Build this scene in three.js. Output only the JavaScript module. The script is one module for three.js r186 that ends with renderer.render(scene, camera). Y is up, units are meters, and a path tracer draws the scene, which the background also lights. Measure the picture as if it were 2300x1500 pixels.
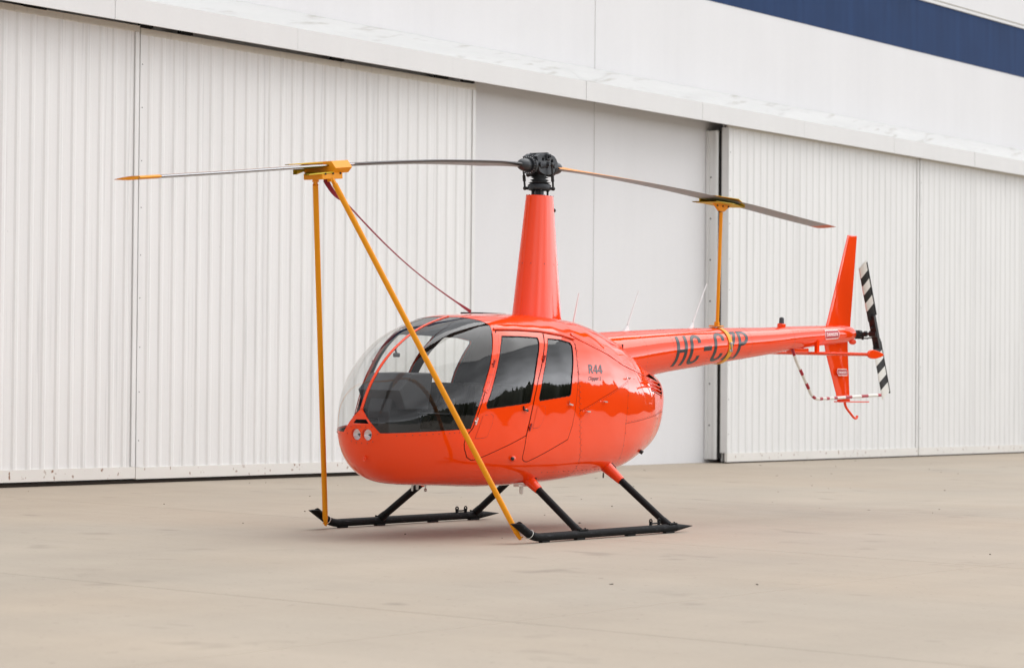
import * as THREE from 'three';
import { mergeGeometries } from 'three/addons/utils/BufferGeometryUtils.js';
import { RoundedBoxGeometry } from 'three/addons/geometries/RoundedBoxGeometry.js';
import { FontLoader } from 'three/addons/loaders/FontLoader.js';

// ------------------------------------------------------------------ camera, sky, sun, exposure
// x runs along the hangar wall (aft along the helicopter), y up, z towards the helicopter's port side
const scene = new THREE.Scene();
const camera = new THREE.PerspectiveCamera(14.702, 2300 / 1500, 0.5, 2000);
{
  const yaw = 0.6210, pitch = 0.0218, roll = 0.0082;
  const f = new THREE.Vector3(Math.cos(pitch) * Math.cos(yaw), Math.sin(pitch), -Math.cos(pitch) * Math.sin(yaw));
  const r = new THREE.Vector3().crossVectors(f, new THREE.Vector3(0, 1, 0)).normalize();
  const u = new THREE.Vector3().crossVectors(r, f);
  const c = Math.cos(roll), s = Math.sin(roll);
  const r2 = r.clone().multiplyScalar(c).addScaledVector(u, s), u2 = u.clone().multiplyScalar(c).addScaledVector(r, -s);
  camera.quaternion.setFromRotationMatrix(new THREE.Matrix4().makeBasis(r2, u2, f.clone().negate()));
  camera.position.set(-18.3687, 1.1968, 12.9179);
  camera.focus = 22.3; camera.userData.fStop = 2.8;
}
const renderer = new THREE.WebGLRenderer({ antialias: true });
renderer.toneMapping = THREE.LinearToneMapping;
renderer.toneMappingExposure = 1.63;
renderer.shadowMap.enabled = true;

function rng(seed) { let a = seed >>> 0; return () => { a = (a + 0x6d2b79f5) >>> 0; let t = Math.imul(a ^ (a >>> 15), 1 | a); t = (t + Math.imul(t ^ (t >>> 7), 61 | t)) ^ t; return ((t ^ (t >>> 14)) >>> 0) / 4294967296; }; }
function hash3(x, y, z) { let h = Math.imul(x, 374761393) ^ Math.imul(y, 668265263) ^ Math.imul(z, 2147483647 - 94906249); h = Math.imul(h ^ (h >>> 13), 1274126177); return ((h ^ (h >>> 16)) >>> 0) / 4294967296; }
function vnoise(x, y, z = 0, px = 0, py = 0) {
  const xi = Math.floor(x), yi = Math.floor(y), zi = Math.floor(z), s = (t) => t * t * (3 - 2 * t), fx = s(x - xi), fy = s(y - yi), fz = s(z - zi);
  const wx = (a) => (px ? ((a % px) + px) % px : a), wy = (a) => (py ? ((a % py) + py) % py : a);
  const g = (a, b, c) => hash3(wx(xi + a), wy(yi + b), zi + c), L = (a, b, t) => a + (b - a) * t;
  return L(L(L(g(0, 0, 0), g(1, 0, 0), fx), L(g(0, 1, 0), g(1, 1, 0), fx), fy), L(L(g(0, 0, 1), g(1, 0, 1), fx), L(g(0, 1, 1), g(1, 1, 1), fx), fy), fz);
}
function fbm(x, y, z, oct, px = 0, py = 0) { let a = 0.5, t = 0, n = 0; for (let i = 0; i < oct; i++) { t += a * vnoise(x, y, z + i * 17, px, py); n += a; a *= 0.5; x *= 2; y *= 2; px *= 2; py *= 2; } return t / n; }

// overcast: a grey cloud deck, brighter along the horizon where it thins and towards the sun's side
const SUN = new THREE.Vector3(0.55, 1.0, 0.22).normalize();
{
  const W = 512, H = 256, d = new Float32Array(W * H * 4);
  for (let j = 0; j < H; j++) for (let i = 0; i < W; i++) {
    const el = ((j + 0.5) / H - 0.5) * Math.PI, az = ((i + 0.5) / W - 0.5) * 2 * Math.PI;
    const y = Math.sin(el), x = Math.cos(el) * Math.cos(az), z = Math.cos(el) * Math.sin(az);
    const yy = Math.max(y, 0.0) + 0.18, n = fbm(3 + 1.3 * x / yy, 1.3 * z / yy, 5, 5), m = fbm(9 + 3.7 * x / yy, 3.7 * z / yy, 11, 4);
    const cloud = 0.72 + 0.62 * (n - 0.5) * 1.5 + 0.22 * (m - 0.5);
    const lum = 1.80 * cloud * (0.56 + 0.95 * Math.exp(-Math.pow(Math.max(0, el) / 0.17, 2))) * (0.82 + 0.36 * x);
    const k = (j * W + i) * 4, low = y < 0 ? 0.5 : 1;
    d[k] = lum * low * 0.98; d[k + 1] = lum * low * 1.0; d[k + 2] = lum * low * 1.045; d[k + 3] = 1;
  }
  const t = new THREE.DataTexture(d, W, H, THREE.RGBAFormat, THREE.FloatType);
  t.mapping = THREE.EquirectangularReflectionMapping; t.magFilter = t.minFilter = THREE.LinearFilter; t.wrapS = THREE.RepeatWrapping; t.needsUpdate = true;
  scene.background = t; scene.environment = t;
}
const sun = new THREE.DirectionalLight(new THREE.Color(1, 0.975, 0.945), 1.2);
sun.position.copy(SUN).multiplyScalar(60); sun.castShadow = true; sun.shadow.radius = 130; sun.shadow.mapSize.set(2048, 2048);
Object.assign(sun.shadow.camera, { left: -25, right: 25, top: 25, bottom: -25, near: 1, far: 150 });
scene.add(sun, sun.target);

// ------------------------------------------------------------------ helpers
const TILT = 0.01885;                       // the apron falls away from the hangar; everything parked on it leans with it
const V = (x, y, z) => new THREE.Vector3(x, y, z);
const used = new Map();
function numbered(n) { const k = used.get(n) || 0; used.set(n, k + 1); return k ? n + '_' + String(k).padStart(3, '0') : n; }
function shade(o) { o.castShadow = true; o.receiveShadow = true; return o; }
function thing(name, label, category, group) { const g = new THREE.Group(); g.name = numbered(name); g.userData = { label, category }; if (group) g.userData.group = group; scene.add(g); return g; }
function structure(name, o) { o.name = name; o.userData = { kind: 'structure' }; scene.add(o); return o; }
function flat(g) { const q = g.index ? g.toNonIndexed() : g; for (const a of Object.keys(q.attributes)) if (!['position', 'normal', 'uv'].includes(a)) q.deleteAttribute(a); if (!q.attributes.uv) q.setAttribute('uv', new THREE.BufferAttribute(new Float32Array(q.attributes.position.count * 2), 2)); q.morphAttributes = {}; return q; }
function merged(list) { return list.length === 1 ? list[0] : mergeGeometries(list.map(flat)); }
function part(parent, name, geo, mat, label) { const m = shade(new THREE.Mesh(Array.isArray(geo) ? merged(geo) : geo, mat)); m.name = name; if (label) m.userData.label = label; parent.add(m); return m; }
function at(g, x, y, z, rx = 0, ry = 0, rz = 0) { g.applyMatrix4(new THREE.Matrix4().compose(V(x, y, z), new THREE.Quaternion().setFromEuler(new THREE.Euler(rx, ry, rz)), V(1, 1, 1))); return g; }
const box = (w, h, d, x = 0, y = 0, z = 0) => new THREE.BoxGeometry(w, h, d).translate(x, y, z);
const rbox = (w, h, d, r, x = 0, y = 0, z = 0) => new RoundedBoxGeometry(w, h, d, 2, r).translate(x, y, z);
function rod(a, b, r0, r1 = r0, seg = 16, caps = true) {
  const d = b.clone().sub(a), g = new THREE.CylinderGeometry(r1, r0, d.length(), seg, 1, !caps);
  g.applyQuaternion(new THREE.Quaternion().setFromUnitVectors(V(0, 1, 0), d.clone().normalize())); g.translate((a.x + b.x) / 2, (a.y + b.y) / 2, (a.z + b.z) / 2); return g;
}
function beam(a, b, w, h, up = V(0, 1, 0)) {   // a bar of w x h section between two points
  const d = b.clone().sub(a), L = d.length(); d.normalize(); const s = new THREE.Vector3().crossVectors(up, d).normalize(), t = new THREE.Vector3().crossVectors(d, s);
  const g = new THREE.BoxGeometry(w, h, L); g.applyMatrix4(new THREE.Matrix4().makeBasis(s, t, d)); g.translate((a.x + b.x) / 2, (a.y + b.y) / 2, (a.z + b.z) / 2); return g;
}
const tube = (pts, r, n = 60, seg = 12) => new THREE.TubeGeometry(new THREE.CatmullRomCurve3(pts, false, 'centripetal'), n, r, seg, false);
function pchip(xs, ys) {
  const n = xs.length, h = [], d = [], m = new Array(n).fill(0);
  for (let i = 0; i < n - 1; i++) { h.push(xs[i + 1] - xs[i]); d.push((ys[i + 1] - ys[i]) / h[i]); }
  for (let i = 1; i < n - 1; i++) if (d[i - 1] * d[i] > 0) { const a = 2 * h[i] + h[i - 1], b = h[i] + 2 * h[i - 1]; m[i] = (a + b) / (a / d[i - 1] + b / d[i]); }
  const end = (h0, h1, d0, d1) => { const v = ((2 * h0 + h1) * d0 - h0 * d1) / (h0 + h1); return v * d0 <= 0 ? 0 : d0 * d1 < 0 && Math.abs(v) > 3 * Math.abs(d0) ? 3 * d0 : v; };
  if (n > 2) { m[0] = end(h[0], h[1], d[0], d[1]); m[n - 1] = end(h[n - 2], h[n - 3], d[n - 2], d[n - 3]); } else m[0] = m[1] = d[0];
  return (x) => {
    let i = 0; while (i < n - 2 && x >= xs[i + 1]) i++;
    const t = Math.min(1, Math.max(0, (x - xs[i]) / h[i]));
    return (1 + 2 * t) * (1 - t) ** 2 * ys[i] + t * (1 - t) ** 2 * h[i] * m[i] + t * t * (3 - 2 * t) * ys[i + 1] + t * t * (t - 1) * h[i] * m[i + 1];
  };
}
function lin(pts) { return (x) => { if (x <= pts[0][0]) return pts[0][1]; for (let i = 1; i < pts.length; i++) if (x <= pts[i][0]) { const [a, b] = pts[i - 1], [c, d] = pts[i]; return b + (d - b) * (x - a) / (c - a); } return pts[pts.length - 1][1]; }; }
// signed distance to a polygon (negative inside), corners rounded by r
function poly(pts, r = 0) {
  let P = pts;
  return (x, y) => {
    let d = 1e9, s = 1;
    for (let i = 0, j = P.length - 1; i < P.length; j = i++) {
      const ex = P[j][0] - P[i][0], ey = P[j][1] - P[i][1], wx = x - P[i][0], wy = y - P[i][1];
      const t = Math.min(1, Math.max(0, (wx * ex + wy * ey) / (ex * ex + ey * ey))), bx = wx - ex * t, by = wy - ey * t;
      d = Math.min(d, bx * bx + by * by);
      const c1 = y >= P[i][1], c2 = y < P[j][1], c3 = ex * wy > ey * wx;
      if ((c1 && c2 && c3) || (!c1 && !c2 && !c3)) s = -s;
    }
    return s * Math.sqrt(d) - r;
  };
}
// the part of a parametric surface where sdf < 0, offset along its normal; edges are cut exactly
function skin(S, [u0, u1, nu], [v0, v1, nv], sdf, off = 0) {
  const n = (nu + 1) * (nv + 1), P = new Float32Array(n * 3), N = new Float32Array(n * 3), D = new Float32Array(n);
  const a = V(0, 0, 0), b = V(0, 0, 0), c = V(0, 0, 0), e = V(0, 0, 0), q = V(0, 0, 0);
  for (let i = 0; i <= nu; i++) for (let j = 0; j <= nv; j++) {
    const u = u0 + (u1 - u0) * i / nu, v = v0 + (v1 - v0) * j / nv, k = i * (nv + 1) + j, h = 1e-3;
    S(u, v, q); D[k] = sdf(q.x, q.y, q.z);
    if (D[k] < 0.2) {
      S(Math.min(0.9995, u + h), v, a); S(Math.max(0.0005, u - h), v, b); S(u, v + h, c); S(u, v - h, e);
      a.sub(b); c.sub(e); a.cross(c); if (a.lengthSq() < 1e-16) a.set(u < 0.5 ? -1 : 1, 0, 0); a.normalize();
      if (S.center) { const o = S.center(u); if (a.x * (u < 0.5 ? -1e-3 : 1e-3) + a.y * (q.y - o[0]) + a.z * (q.z - o[1]) < 0) a.negate(); }
    }
    P.set([q.x + a.x * off, q.y + a.y * off, q.z + a.z * off], k * 3); N.set([a.x, a.y, a.z], k * 3);
  }
  const pos = [], nor = [], uv = [], idx = [], map = new Map();
  const vert = (k) => { let t = map.get(k); if (t === undefined) { t = pos.length / 3; map.set(k, t); for (let m = 0; m < 3; m++) { pos.push(P[k * 3 + m]); nor.push(N[k * 3 + m]); } uv.push(P[k * 3], P[k * 3 + 1]); } return t; };
  const cut = (k, l) => {
    if (k > l) [k, l] = [l, k];
    const key = -(k * n + l) - 1; let t = map.get(key);
    if (t === undefined) { t = pos.length / 3; map.set(key, t); const f = D[k] / (D[k] - D[l]); for (let m = 0; m < 3; m++) { pos.push(P[k * 3 + m] + (P[l * 3 + m] - P[k * 3 + m]) * f); nor.push(N[k * 3 + m] + (N[l * 3 + m] - N[k * 3 + m]) * f); } uv.push(pos[t * 3], pos[t * 3 + 1]); }
    return t;
  };
  const tri = (k, l, m) => {
    const I = [k, l, m], inn = I.map((w) => D[w] < 0), c3 = inn.filter(Boolean).length;
    if (c3 === 3) idx.push(vert(k), vert(l), vert(m));
    else if (c3) for (let r = 0; r < 3; r++) {
      const [A, B, C] = [I[r], I[(r + 1) % 3], I[(r + 2) % 3]];
      if (c3 === 1 && D[A] < 0) { idx.push(vert(A), cut(A, B), cut(C, A)); break; }
      if (c3 === 2 && D[A] >= 0) { const x = cut(A, B), y = cut(C, A); idx.push(x, vert(B), vert(C), x, vert(C), y); break; }
    }
  };
  for (let i = 0; i < nu; i++) for (let j = 0; j < nv; j++) { const k = i * (nv + 1) + j, l = k + nv + 1; tri(k, l, k + 1); tri(k + 1, l, l + 1); }
  const g = new THREE.BufferGeometry();
  g.setAttribute('position', new THREE.Float32BufferAttribute(pos, 3)); g.setAttribute('normal', new THREE.Float32BufferAttribute(nor, 3)); g.setAttribute('uv', new THREE.Float32BufferAttribute(uv, 2)); g.setIndex(idx);
  return g;
}
function loft(rings, closed = true) {   // rings of equal length joined, smooth normals
  const m = rings[0].length, pos = [], uv = [], idx = [];
  rings.forEach((r, i) => { for (let j = 0; j <= m; j++) { const p = r[j % m]; pos.push(p.x, p.y, p.z); uv.push(i / (rings.length - 1), j / m); } });
  for (let i = 0; i < rings.length - 1; i++) for (let j = 0; j < m; j++) { const k = i * (m + 1) + j, l = k + m + 1; idx.push(k, l, k + 1, k + 1, l, l + 1); }
  const g = new THREE.BufferGeometry(); g.setAttribute('position', new THREE.Float32BufferAttribute(pos, 3)); g.setAttribute('uv', new THREE.Float32BufferAttribute(uv, 2)); g.setIndex(idx); g.computeVertexNormals();
  const nn = g.attributes.normal;    // weld the seam's normals
  rings.forEach((r, i) => { const a = i * (m + 1), b = a + m, n = V(nn.getX(a) + nn.getX(b), nn.getY(a) + nn.getY(b), nn.getZ(a) + nn.getZ(b)).normalize(); nn.setXYZ(a, n.x, n.y, n.z); nn.setXYZ(b, n.x, n.y, n.z); });
  return g;
}
function fan(ring) { const c = V(0, 0, 0); ring.forEach((p) => c.add(p)); c.divideScalar(ring.length); const pos = []; ring.forEach((p, i) => { const q = ring[(i + 1) % ring.length]; pos.push(c.x, c.y, c.z, p.x, p.y, p.z, q.x, q.y, q.z); }); const g = new THREE.BufferGeometry(); g.setAttribute('position', new THREE.Float32BufferAttribute(pos, 3)); g.computeVertexNormals(); return g; }

// ------------------------------------------------------------------ textures
function dataTex(W, H, f, srgb = true) {
  const d = new Uint8Array(W * H * 4);
  for (let j = 0; j < H; j++) for (let i = 0; i < W; i++) { const c = f(i / W, j / H), k = (j * W + i) * 4; d[k] = Math.max(0, Math.min(255, c[0])); d[k + 1] = Math.max(0, Math.min(255, c[1])); d[k + 2] = Math.max(0, Math.min(255, c[2])); d[k + 3] = 255; }
  const t = new THREE.DataTexture(d, W, H, THREE.RGBAFormat); t.wrapS = t.wrapT = THREE.RepeatWrapping; t.magFilter = THREE.LinearFilter; t.minFilter = THREE.LinearMipmapLinearFilter; t.generateMipmaps = true; if (srgb) t.colorSpace = THREE.SRGBColorSpace; t.needsUpdate = true; return t;
}
const toS = (v) => 255 * (v <= 0.0031308 ? 12.92 * v : 1.055 * Math.pow(v, 1 / 2.4) - 0.055);
// concrete: 12 m tile; coarse mottling, trowel streaks, fine grain, scattered specks
const concreteTex = dataTex(1024, 1024, (u, v) => {
  const a = fbm(u * 5, v * 5, 1, 5, 5, 5), b = fbm(u * 60, v * 14, 4, 3, 60, 14), c = vnoise(u * 700, v * 700, 9, 700, 700), e = fbm(u * 18, v * 18, 21, 4, 18, 18), st = fbm(u * 3, v * 24, 33, 4, 3, 24);
  let t = 1 + 0.15 * (a - 0.5) + 0.06 * (b - 0.5) + 0.05 * (c - 0.5) + 0.08 * (e - 0.5) + 0.10 * (st - 0.5);
  const warm = (fbm(u * 4 + 7, v * 4, 13, 3, 4, 4) - 0.5) * 0.10;
  const speck = vnoise(u * 420, v * 420, 51, 420, 420); if (speck > 0.965) t *= 0.72;
  const blot = fbm(u * 30, v * 30, 71, 3, 30, 30); if (blot > 0.74) t *= 1 - (blot - 0.74) * 1.2;
  return [toS(0.385 * t * (1 + warm)), toS(0.322 * t), toS(0.252 * t * (1 - warm))];
});
const concreteBump = dataTex(512, 512, (u, v) => { const c = 255 * (0.5 + 0.5 * (vnoise(u * 256, v * 256, 3, 256, 256) - 0.5) + 0.3 * (fbm(u * 30, v * 30, 8, 3, 30, 30) - 0.5)); return [c, c, c]; }, false);
// white sheet paint: faint vertical runs and grime specks
const sheetTex = dataTex(512, 1024, (u, v) => {
  const a = fbm(u * 90, v * 2, 1, 3, 90, 2), b = fbm(u * 8, v * 5, 7, 4, 8, 5), c = vnoise(u * 300, v * 300, 5, 300, 300), run = fbm(u * 160, v * 3, 41, 3, 160, 3);
  let t = 1 + 0.05 * (a - 0.5) + 0.05 * (b - 0.5) + 0.02 * (c - 0.5); if (run > 0.66) t *= 1 - (run - 0.66) * 0.8; if (c > 0.992) t *= 0.75;
  return [toS(0.82 * t), toS(0.82 * t), toS(0.81 * t)];
});
const wallTex = dataTex(512, 512, (u, v) => {
  const a = fbm(u * 40, v * 3, 2, 3, 40, 3), b = fbm(u * 6, v * 6, 17, 5, 6, 6), c = vnoise(u * 400, v * 400, 3, 400, 400);
  const t = 1 + 0.025 * (a - 0.5) + 0.05 * (b - 0.5) + 0.02 * (c - 0.5); return [toS(0.79 * t), toS(0.79 * t), toS(0.80 * t)];
});
// brushed-on sealant: pale, with slanting dirty strokes
const flashTex = dataTex(1024, 128, (u, v) => { const d = fbm(u * 46 - v * 9, v * 3 + u * 4, 3, 4), e = fbm(u * 12 - v * 3, v * 2, 15, 4), k = Math.max(0, d - 0.60) * 1.3 * Math.max(0, Math.min(1, (e - 0.42) * 6)); return [toS(0.58 * (1 - k)), toS(0.58 * (1 - 1.08 * k)), toS(0.57 * (1 - 1.25 * k))]; });
const blueTex = dataTex(512, 512, (u, v) => { const a = fbm(u * 30, v * 2, 2, 4, 30, 2), b = fbm(u * 6, v * 6, 19, 4, 6, 6), t = 1 + 0.35 * (a - 0.5) + 0.25 * (b - 0.5); return [toS(0.015 * t), toS(0.042 * t), toS(0.122 * t)]; });
const rustTex = dataTex(1024, 256, (u, v) => {
  const n = fbm(u * 130, v * 26, 3, 4, 130, 26), k = fbm(u * 10, v * 3, 9, 3, 10, 3), r = Math.max(0, Math.min(1, (n - 0.745 + 0.10 * (k - 0.5)) * 10));
  const t = 1 + 0.06 * (fbm(u * 20, v * 8, 31, 3, 20, 8) - 0.5); return [toS((0.79 * (1 - r) + 0.22 * r) * t), toS((0.77 * (1 - r) + 0.09 * r) * t), toS((0.73 * (1 - r) + 0.035 * r) * t)];
});
const scuffTex = dataTex(256, 256, (u, v) => { const n = fbm(u * 60, v * 20, 3, 4, 60, 20), s = n > 0.66 ? 1 + (n - 0.66) * 30 : 1, g = 0.8 + 0.4 * fbm(u * 12, v * 12, 8, 3, 12, 12); return [toS(0.0060 * s * g), toS(0.0062 * s * g), toS(0.0070 * s * g)]; });
const steelTex = dataTex(512, 128, (u, v) => { const n = fbm(u * 8, v * 60, 3, 4, 8, 60), t = 1 + 0.25 * (n - 0.5); return [toS(0.36 * t), toS(0.36 * t), toS(0.37 * t)]; });
const grassTex = dataTex(512, 512, (u, v) => { const a = fbm(u * 12, v * 12, 3, 5, 12, 12), b = vnoise(u * 120, v * 120, 8, 120, 120), t = 0.6 + 0.8 * a + 0.4 * (b - 0.5); return [toS(0.052 * t), toS(0.062 * t), toS(0.024 * t)]; });
function rep(t, sx, sy) { const c = t.clone(); c.repeat.set(sx, sy); c.needsUpdate = true; return c; }

// ------------------------------------------------------------------ materials
const lin3 = (r, g, b) => new THREE.Color().setRGB(r, g, b);
const M = {};
const std = (color, roughness, metalness = 0, extra = {}) => new THREE.MeshStandardMaterial({ color, roughness, metalness, side: THREE.DoubleSide, ...extra });
M.concrete = new THREE.MeshStandardMaterial({ map: concreteTex, bumpMap: concreteBump, bumpScale: 0.0015, roughness: 0.82 });
M.wall = new THREE.MeshStandardMaterial({ map: wallTex, roughness: 0.75 });
M.sheet = new THREE.MeshStandardMaterial({ map: sheetTex, roughness: 0.55, side: THREE.DoubleSide });
M.topRail = new THREE.MeshStandardMaterial({ map: sheetTex, color: lin3(0.92, 0.89, 0.82), roughness: 0.6 });
M.fascia = new THREE.MeshStandardMaterial({ map: wallTex, color: lin3(0.96, 0.96, 0.94), roughness: 0.6 });
M.rail = new THREE.MeshStandardMaterial({ map: rustTex, roughness: 0.6 });
M.flashing = new THREE.MeshStandardMaterial({ map: flashTex, roughness: 0.45, side: THREE.DoubleSide });
M.blue = new THREE.MeshPhysicalMaterial({ map: blueTex, roughness: 0.7, specularIntensity: 0.35 });
M.trackIron = std(lin3(0.030, 0.022, 0.016), 0.9);
M.black = std(lin3(0.006, 0.006, 0.006), 0.9);
M.grass = new THREE.MeshStandardMaterial({ map: grassTex, roughness: 1, side: THREE.DoubleSide });
M.paint = new THREE.MeshPhysicalMaterial({ color: lin3(0.95, 0.060, 0.004), roughness: 0.5, specularIntensity: 0, clearcoat: 1, clearcoatRoughness: 0.025, side: THREE.DoubleSide });
M.rivet = new THREE.MeshStandardMaterial({ color: lin3(0.22, 0.02, 0.008), roughness: 0.5 });
M.glass = new THREE.MeshPhysicalMaterial({ color: lin3(0.93, 0.935, 0.93), roughness: 0, transmission: 1, thickness: 0, ior: 1.5, side: THREE.DoubleSide });
M.tint = new THREE.MeshPhysicalMaterial({ color: lin3(0.80, 0.81, 0.79), roughness: 0, transmission: 1, thickness: 0, ior: 1.5, side: THREE.DoubleSide });
M.lens = new THREE.MeshPhysicalMaterial({ color: lin3(0.95, 0.95, 0.95), roughness: 0, transmission: 1, thickness: 0, ior: 1.5, side: THREE.DoubleSide });
M.liner = std(lin3(0.008, 0.008, 0.008), 0.95);
M.leather = std(lin3(0.010, 0.010, 0.010), 0.7);
M.console = std(lin3(0.030, 0.031, 0.034), 0.6);
M.gauge = std(lin3(0.012, 0.012, 0.013), 0.3);
M.skid = new THREE.MeshPhysicalMaterial({ map: scuffTex, roughness: 0.65, specularIntensity: 0.3, side: THREE.DoubleSide });
M.strut = new THREE.MeshPhysicalMaterial({ color: lin3(0.0045, 0.0045, 0.005), roughness: 0.55, specularIntensity: 0.4, side: THREE.DoubleSide });
M.hub = std(lin3(0.030, 0.033, 0.038), 0.38, 0.25);
M.hubDark = std(lin3(0.012, 0.012, 0.013), 0.5);
M.steel = std(0xffffff, 0.22, 1, { map: steelTex });
M.bolt = std(lin3(0.5, 0.5, 0.5), 0.3, 1);
M.bladeBlack = std(lin3(0.012, 0.012, 0.013), 0.3);
M.bladeGrey = std(lin3(0.25, 0.28, 0.31), 0.4);
M.yellow = new THREE.MeshPhysicalMaterial({ color: lin3(0.87, 0.325, 0.004), roughness: 0.45, specularIntensity: 0.6, side: THREE.DoubleSide });
M.band = std(lin3(0.86, 0.38, 0.01), 0.5);
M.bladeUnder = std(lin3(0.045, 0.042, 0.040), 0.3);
M.lemon = std(lin3(0.66, 0.46, 0.012), 0.6);
M.bladeTop = std(lin3(0.80, 0.28, 0.02), 0.45);
M.redBand = std(lin3(0.42, 0.012, 0.03), 0.4);
M.whitePaint = std(lin3(0.80, 0.79, 0.74), 0.4);
M.strap = std(lin3(0.22, 0.006, 0.02), 0.85);
M.ink = std(lin3(0.016, 0.018, 0.022), 0.25);
M.inkGrey = std(lin3(0.035, 0.04, 0.052), 0.35);
M.tail = std(lin3(0.010, 0.010, 0.011), 0.4);
M.chrome = std(lin3(0.85, 0.85, 0.86), 0.06, 1);
M.reflector = std(lin3(0.93, 0.93, 0.94), 0.30, 0.85);
M.antenna = std(lin3(0.85, 0.85, 0.85), 0.35);
M.cutout = std(lin3(0.30, 0.012, 0.005), 0.6);

// ------------------------------------------------------------------ ground
{
  const g = new THREE.Group(); structure('apron', g); g.rotation.x = TILT;
  const uvM = (geo) => { const p = geo.attributes.position, u = geo.attributes.uv; for (let i = 0; i < p.count; i++) u.setXY(i, p.getX(i) / 12 + 0.13, p.getZ(i) / 12 + 0.31); return geo; };
  const base = uvM(new THREE.PlaneGeometry(260, 150).rotateX(-Math.PI / 2).translate(20, -0.016, 57)); part(g, 'concrete_bed', base, M.concrete);
  // cast slabs between the joints that cross the apron
  const X0 = -0.55 - 6.12 * 4, gap = 0.007, zs = [-8.6, 4.55, 16.7], r = rng(5);
  for (let i = 0; i < 12; i++) for (let j = 0; j < 2; j++) {
    const x0 = X0 + 6.12 * i + gap / 2, x1 = X0 + 6.12 * (i + 1) - gap / 2, z0 = zs[j] + gap / 2, z1 = zs[j + 1] - gap / 2, b = 0.004, h = 0.0;
    const pos = [], idx = [], P = [[x0 + b, h, z0 + b], [x1 - b, h, z0 + b], [x1 - b, h, z1 - b], [x0 + b, h, z1 - b], [x0, h - b, z0], [x1, h - b, z0], [x1, h - b, z1], [x0, h - b, z1], [x0, -0.016, z0], [x1, -0.016, z0], [x1, -0.016, z1], [x0, -0.016, z1]];
    const quad = (a, c, d, e) => { for (const k of [a, c, d, a, d, e]) pos.push(...P[k]); };
    quad(0, 3, 2, 1); for (let k = 0; k < 4; k++) { const n = (k + 1) % 4; quad(k, n, 4 + n, 4 + k); quad(4 + k, 4 + n, 8 + n, 8 + k); }
    const s = new THREE.BufferGeometry(); s.setAttribute('position', new THREE.Float32BufferAttribute(pos, 3)); s.setAttribute('uv', new THREE.BufferAttribute(new Float32Array(pos.length / 3 * 2), 2)); uvM(s); s.computeVertexNormals();
    part(g, 'slab', s, M.concrete);
  }
}
// wooded rise beyond the far edge of the apron (mirrored in the paint and the windows)
{
  const pos = [], idx = [], uv = [], NA = 420, NR = 14;
  for (let i = 0; i <= NA; i++) { const az = (-75 + 215 * i / NA) * Math.PI / 180, deg = -75 + 215 * i / NA;
    for (let j = 0; j <= NR; j++) { const t = j / NR, R = 84 + 26 * fbm(i * 0.05, 2, 61, 3) + 170 * t * t, x = Math.sin(az) * R, z = Math.cos(az) * R;
      const tall = 1.6 + 2.0 * Math.max(0, Math.min(1, (deg - 38) / 22)) * (1 - 0.75 * Math.max(0, Math.min(1, (deg - 74) / 20))) + (deg < 30 ? 1.2 : 0);
      const hgt = (tall * (0.72 + 0.55 * fbm(i * 0.09, t * 3, 4, 4)) + 1.1 * (fbm(i * 0.9, t * 9, 7, 3) - 0.35) + 0.9 * Math.max(0, fbm(i * 0.35, t * 5, 27, 2) - 0.55) * 4) * Math.min(1, t * 5) * (1 + 1.6 * t);
      pos.push(x, -TILT * Math.min(z, 200) - 0.3 + (j ? hgt * 1.95 : -1), z); uv.push(i * 0.12, t * 8); } }
  for (let i = 0; i < NA; i++) for (let j = 0; j < NR; j++) { const k = i * (NR + 1) + j, l = k + NR + 1; idx.push(k, k + 1, l, l, k + 1, l + 1); }
  const g = new THREE.BufferGeometry(); g.setAttribute('position', new THREE.Float32BufferAttribute(pos, 3)); g.setAttribute('uv', new THREE.Float32BufferAttribute(uv, 2)); g.setIndex(idx); g.computeVertexNormals();
  structure('hillside', shade(new THREE.Mesh(g, M.grass)));
}

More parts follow.
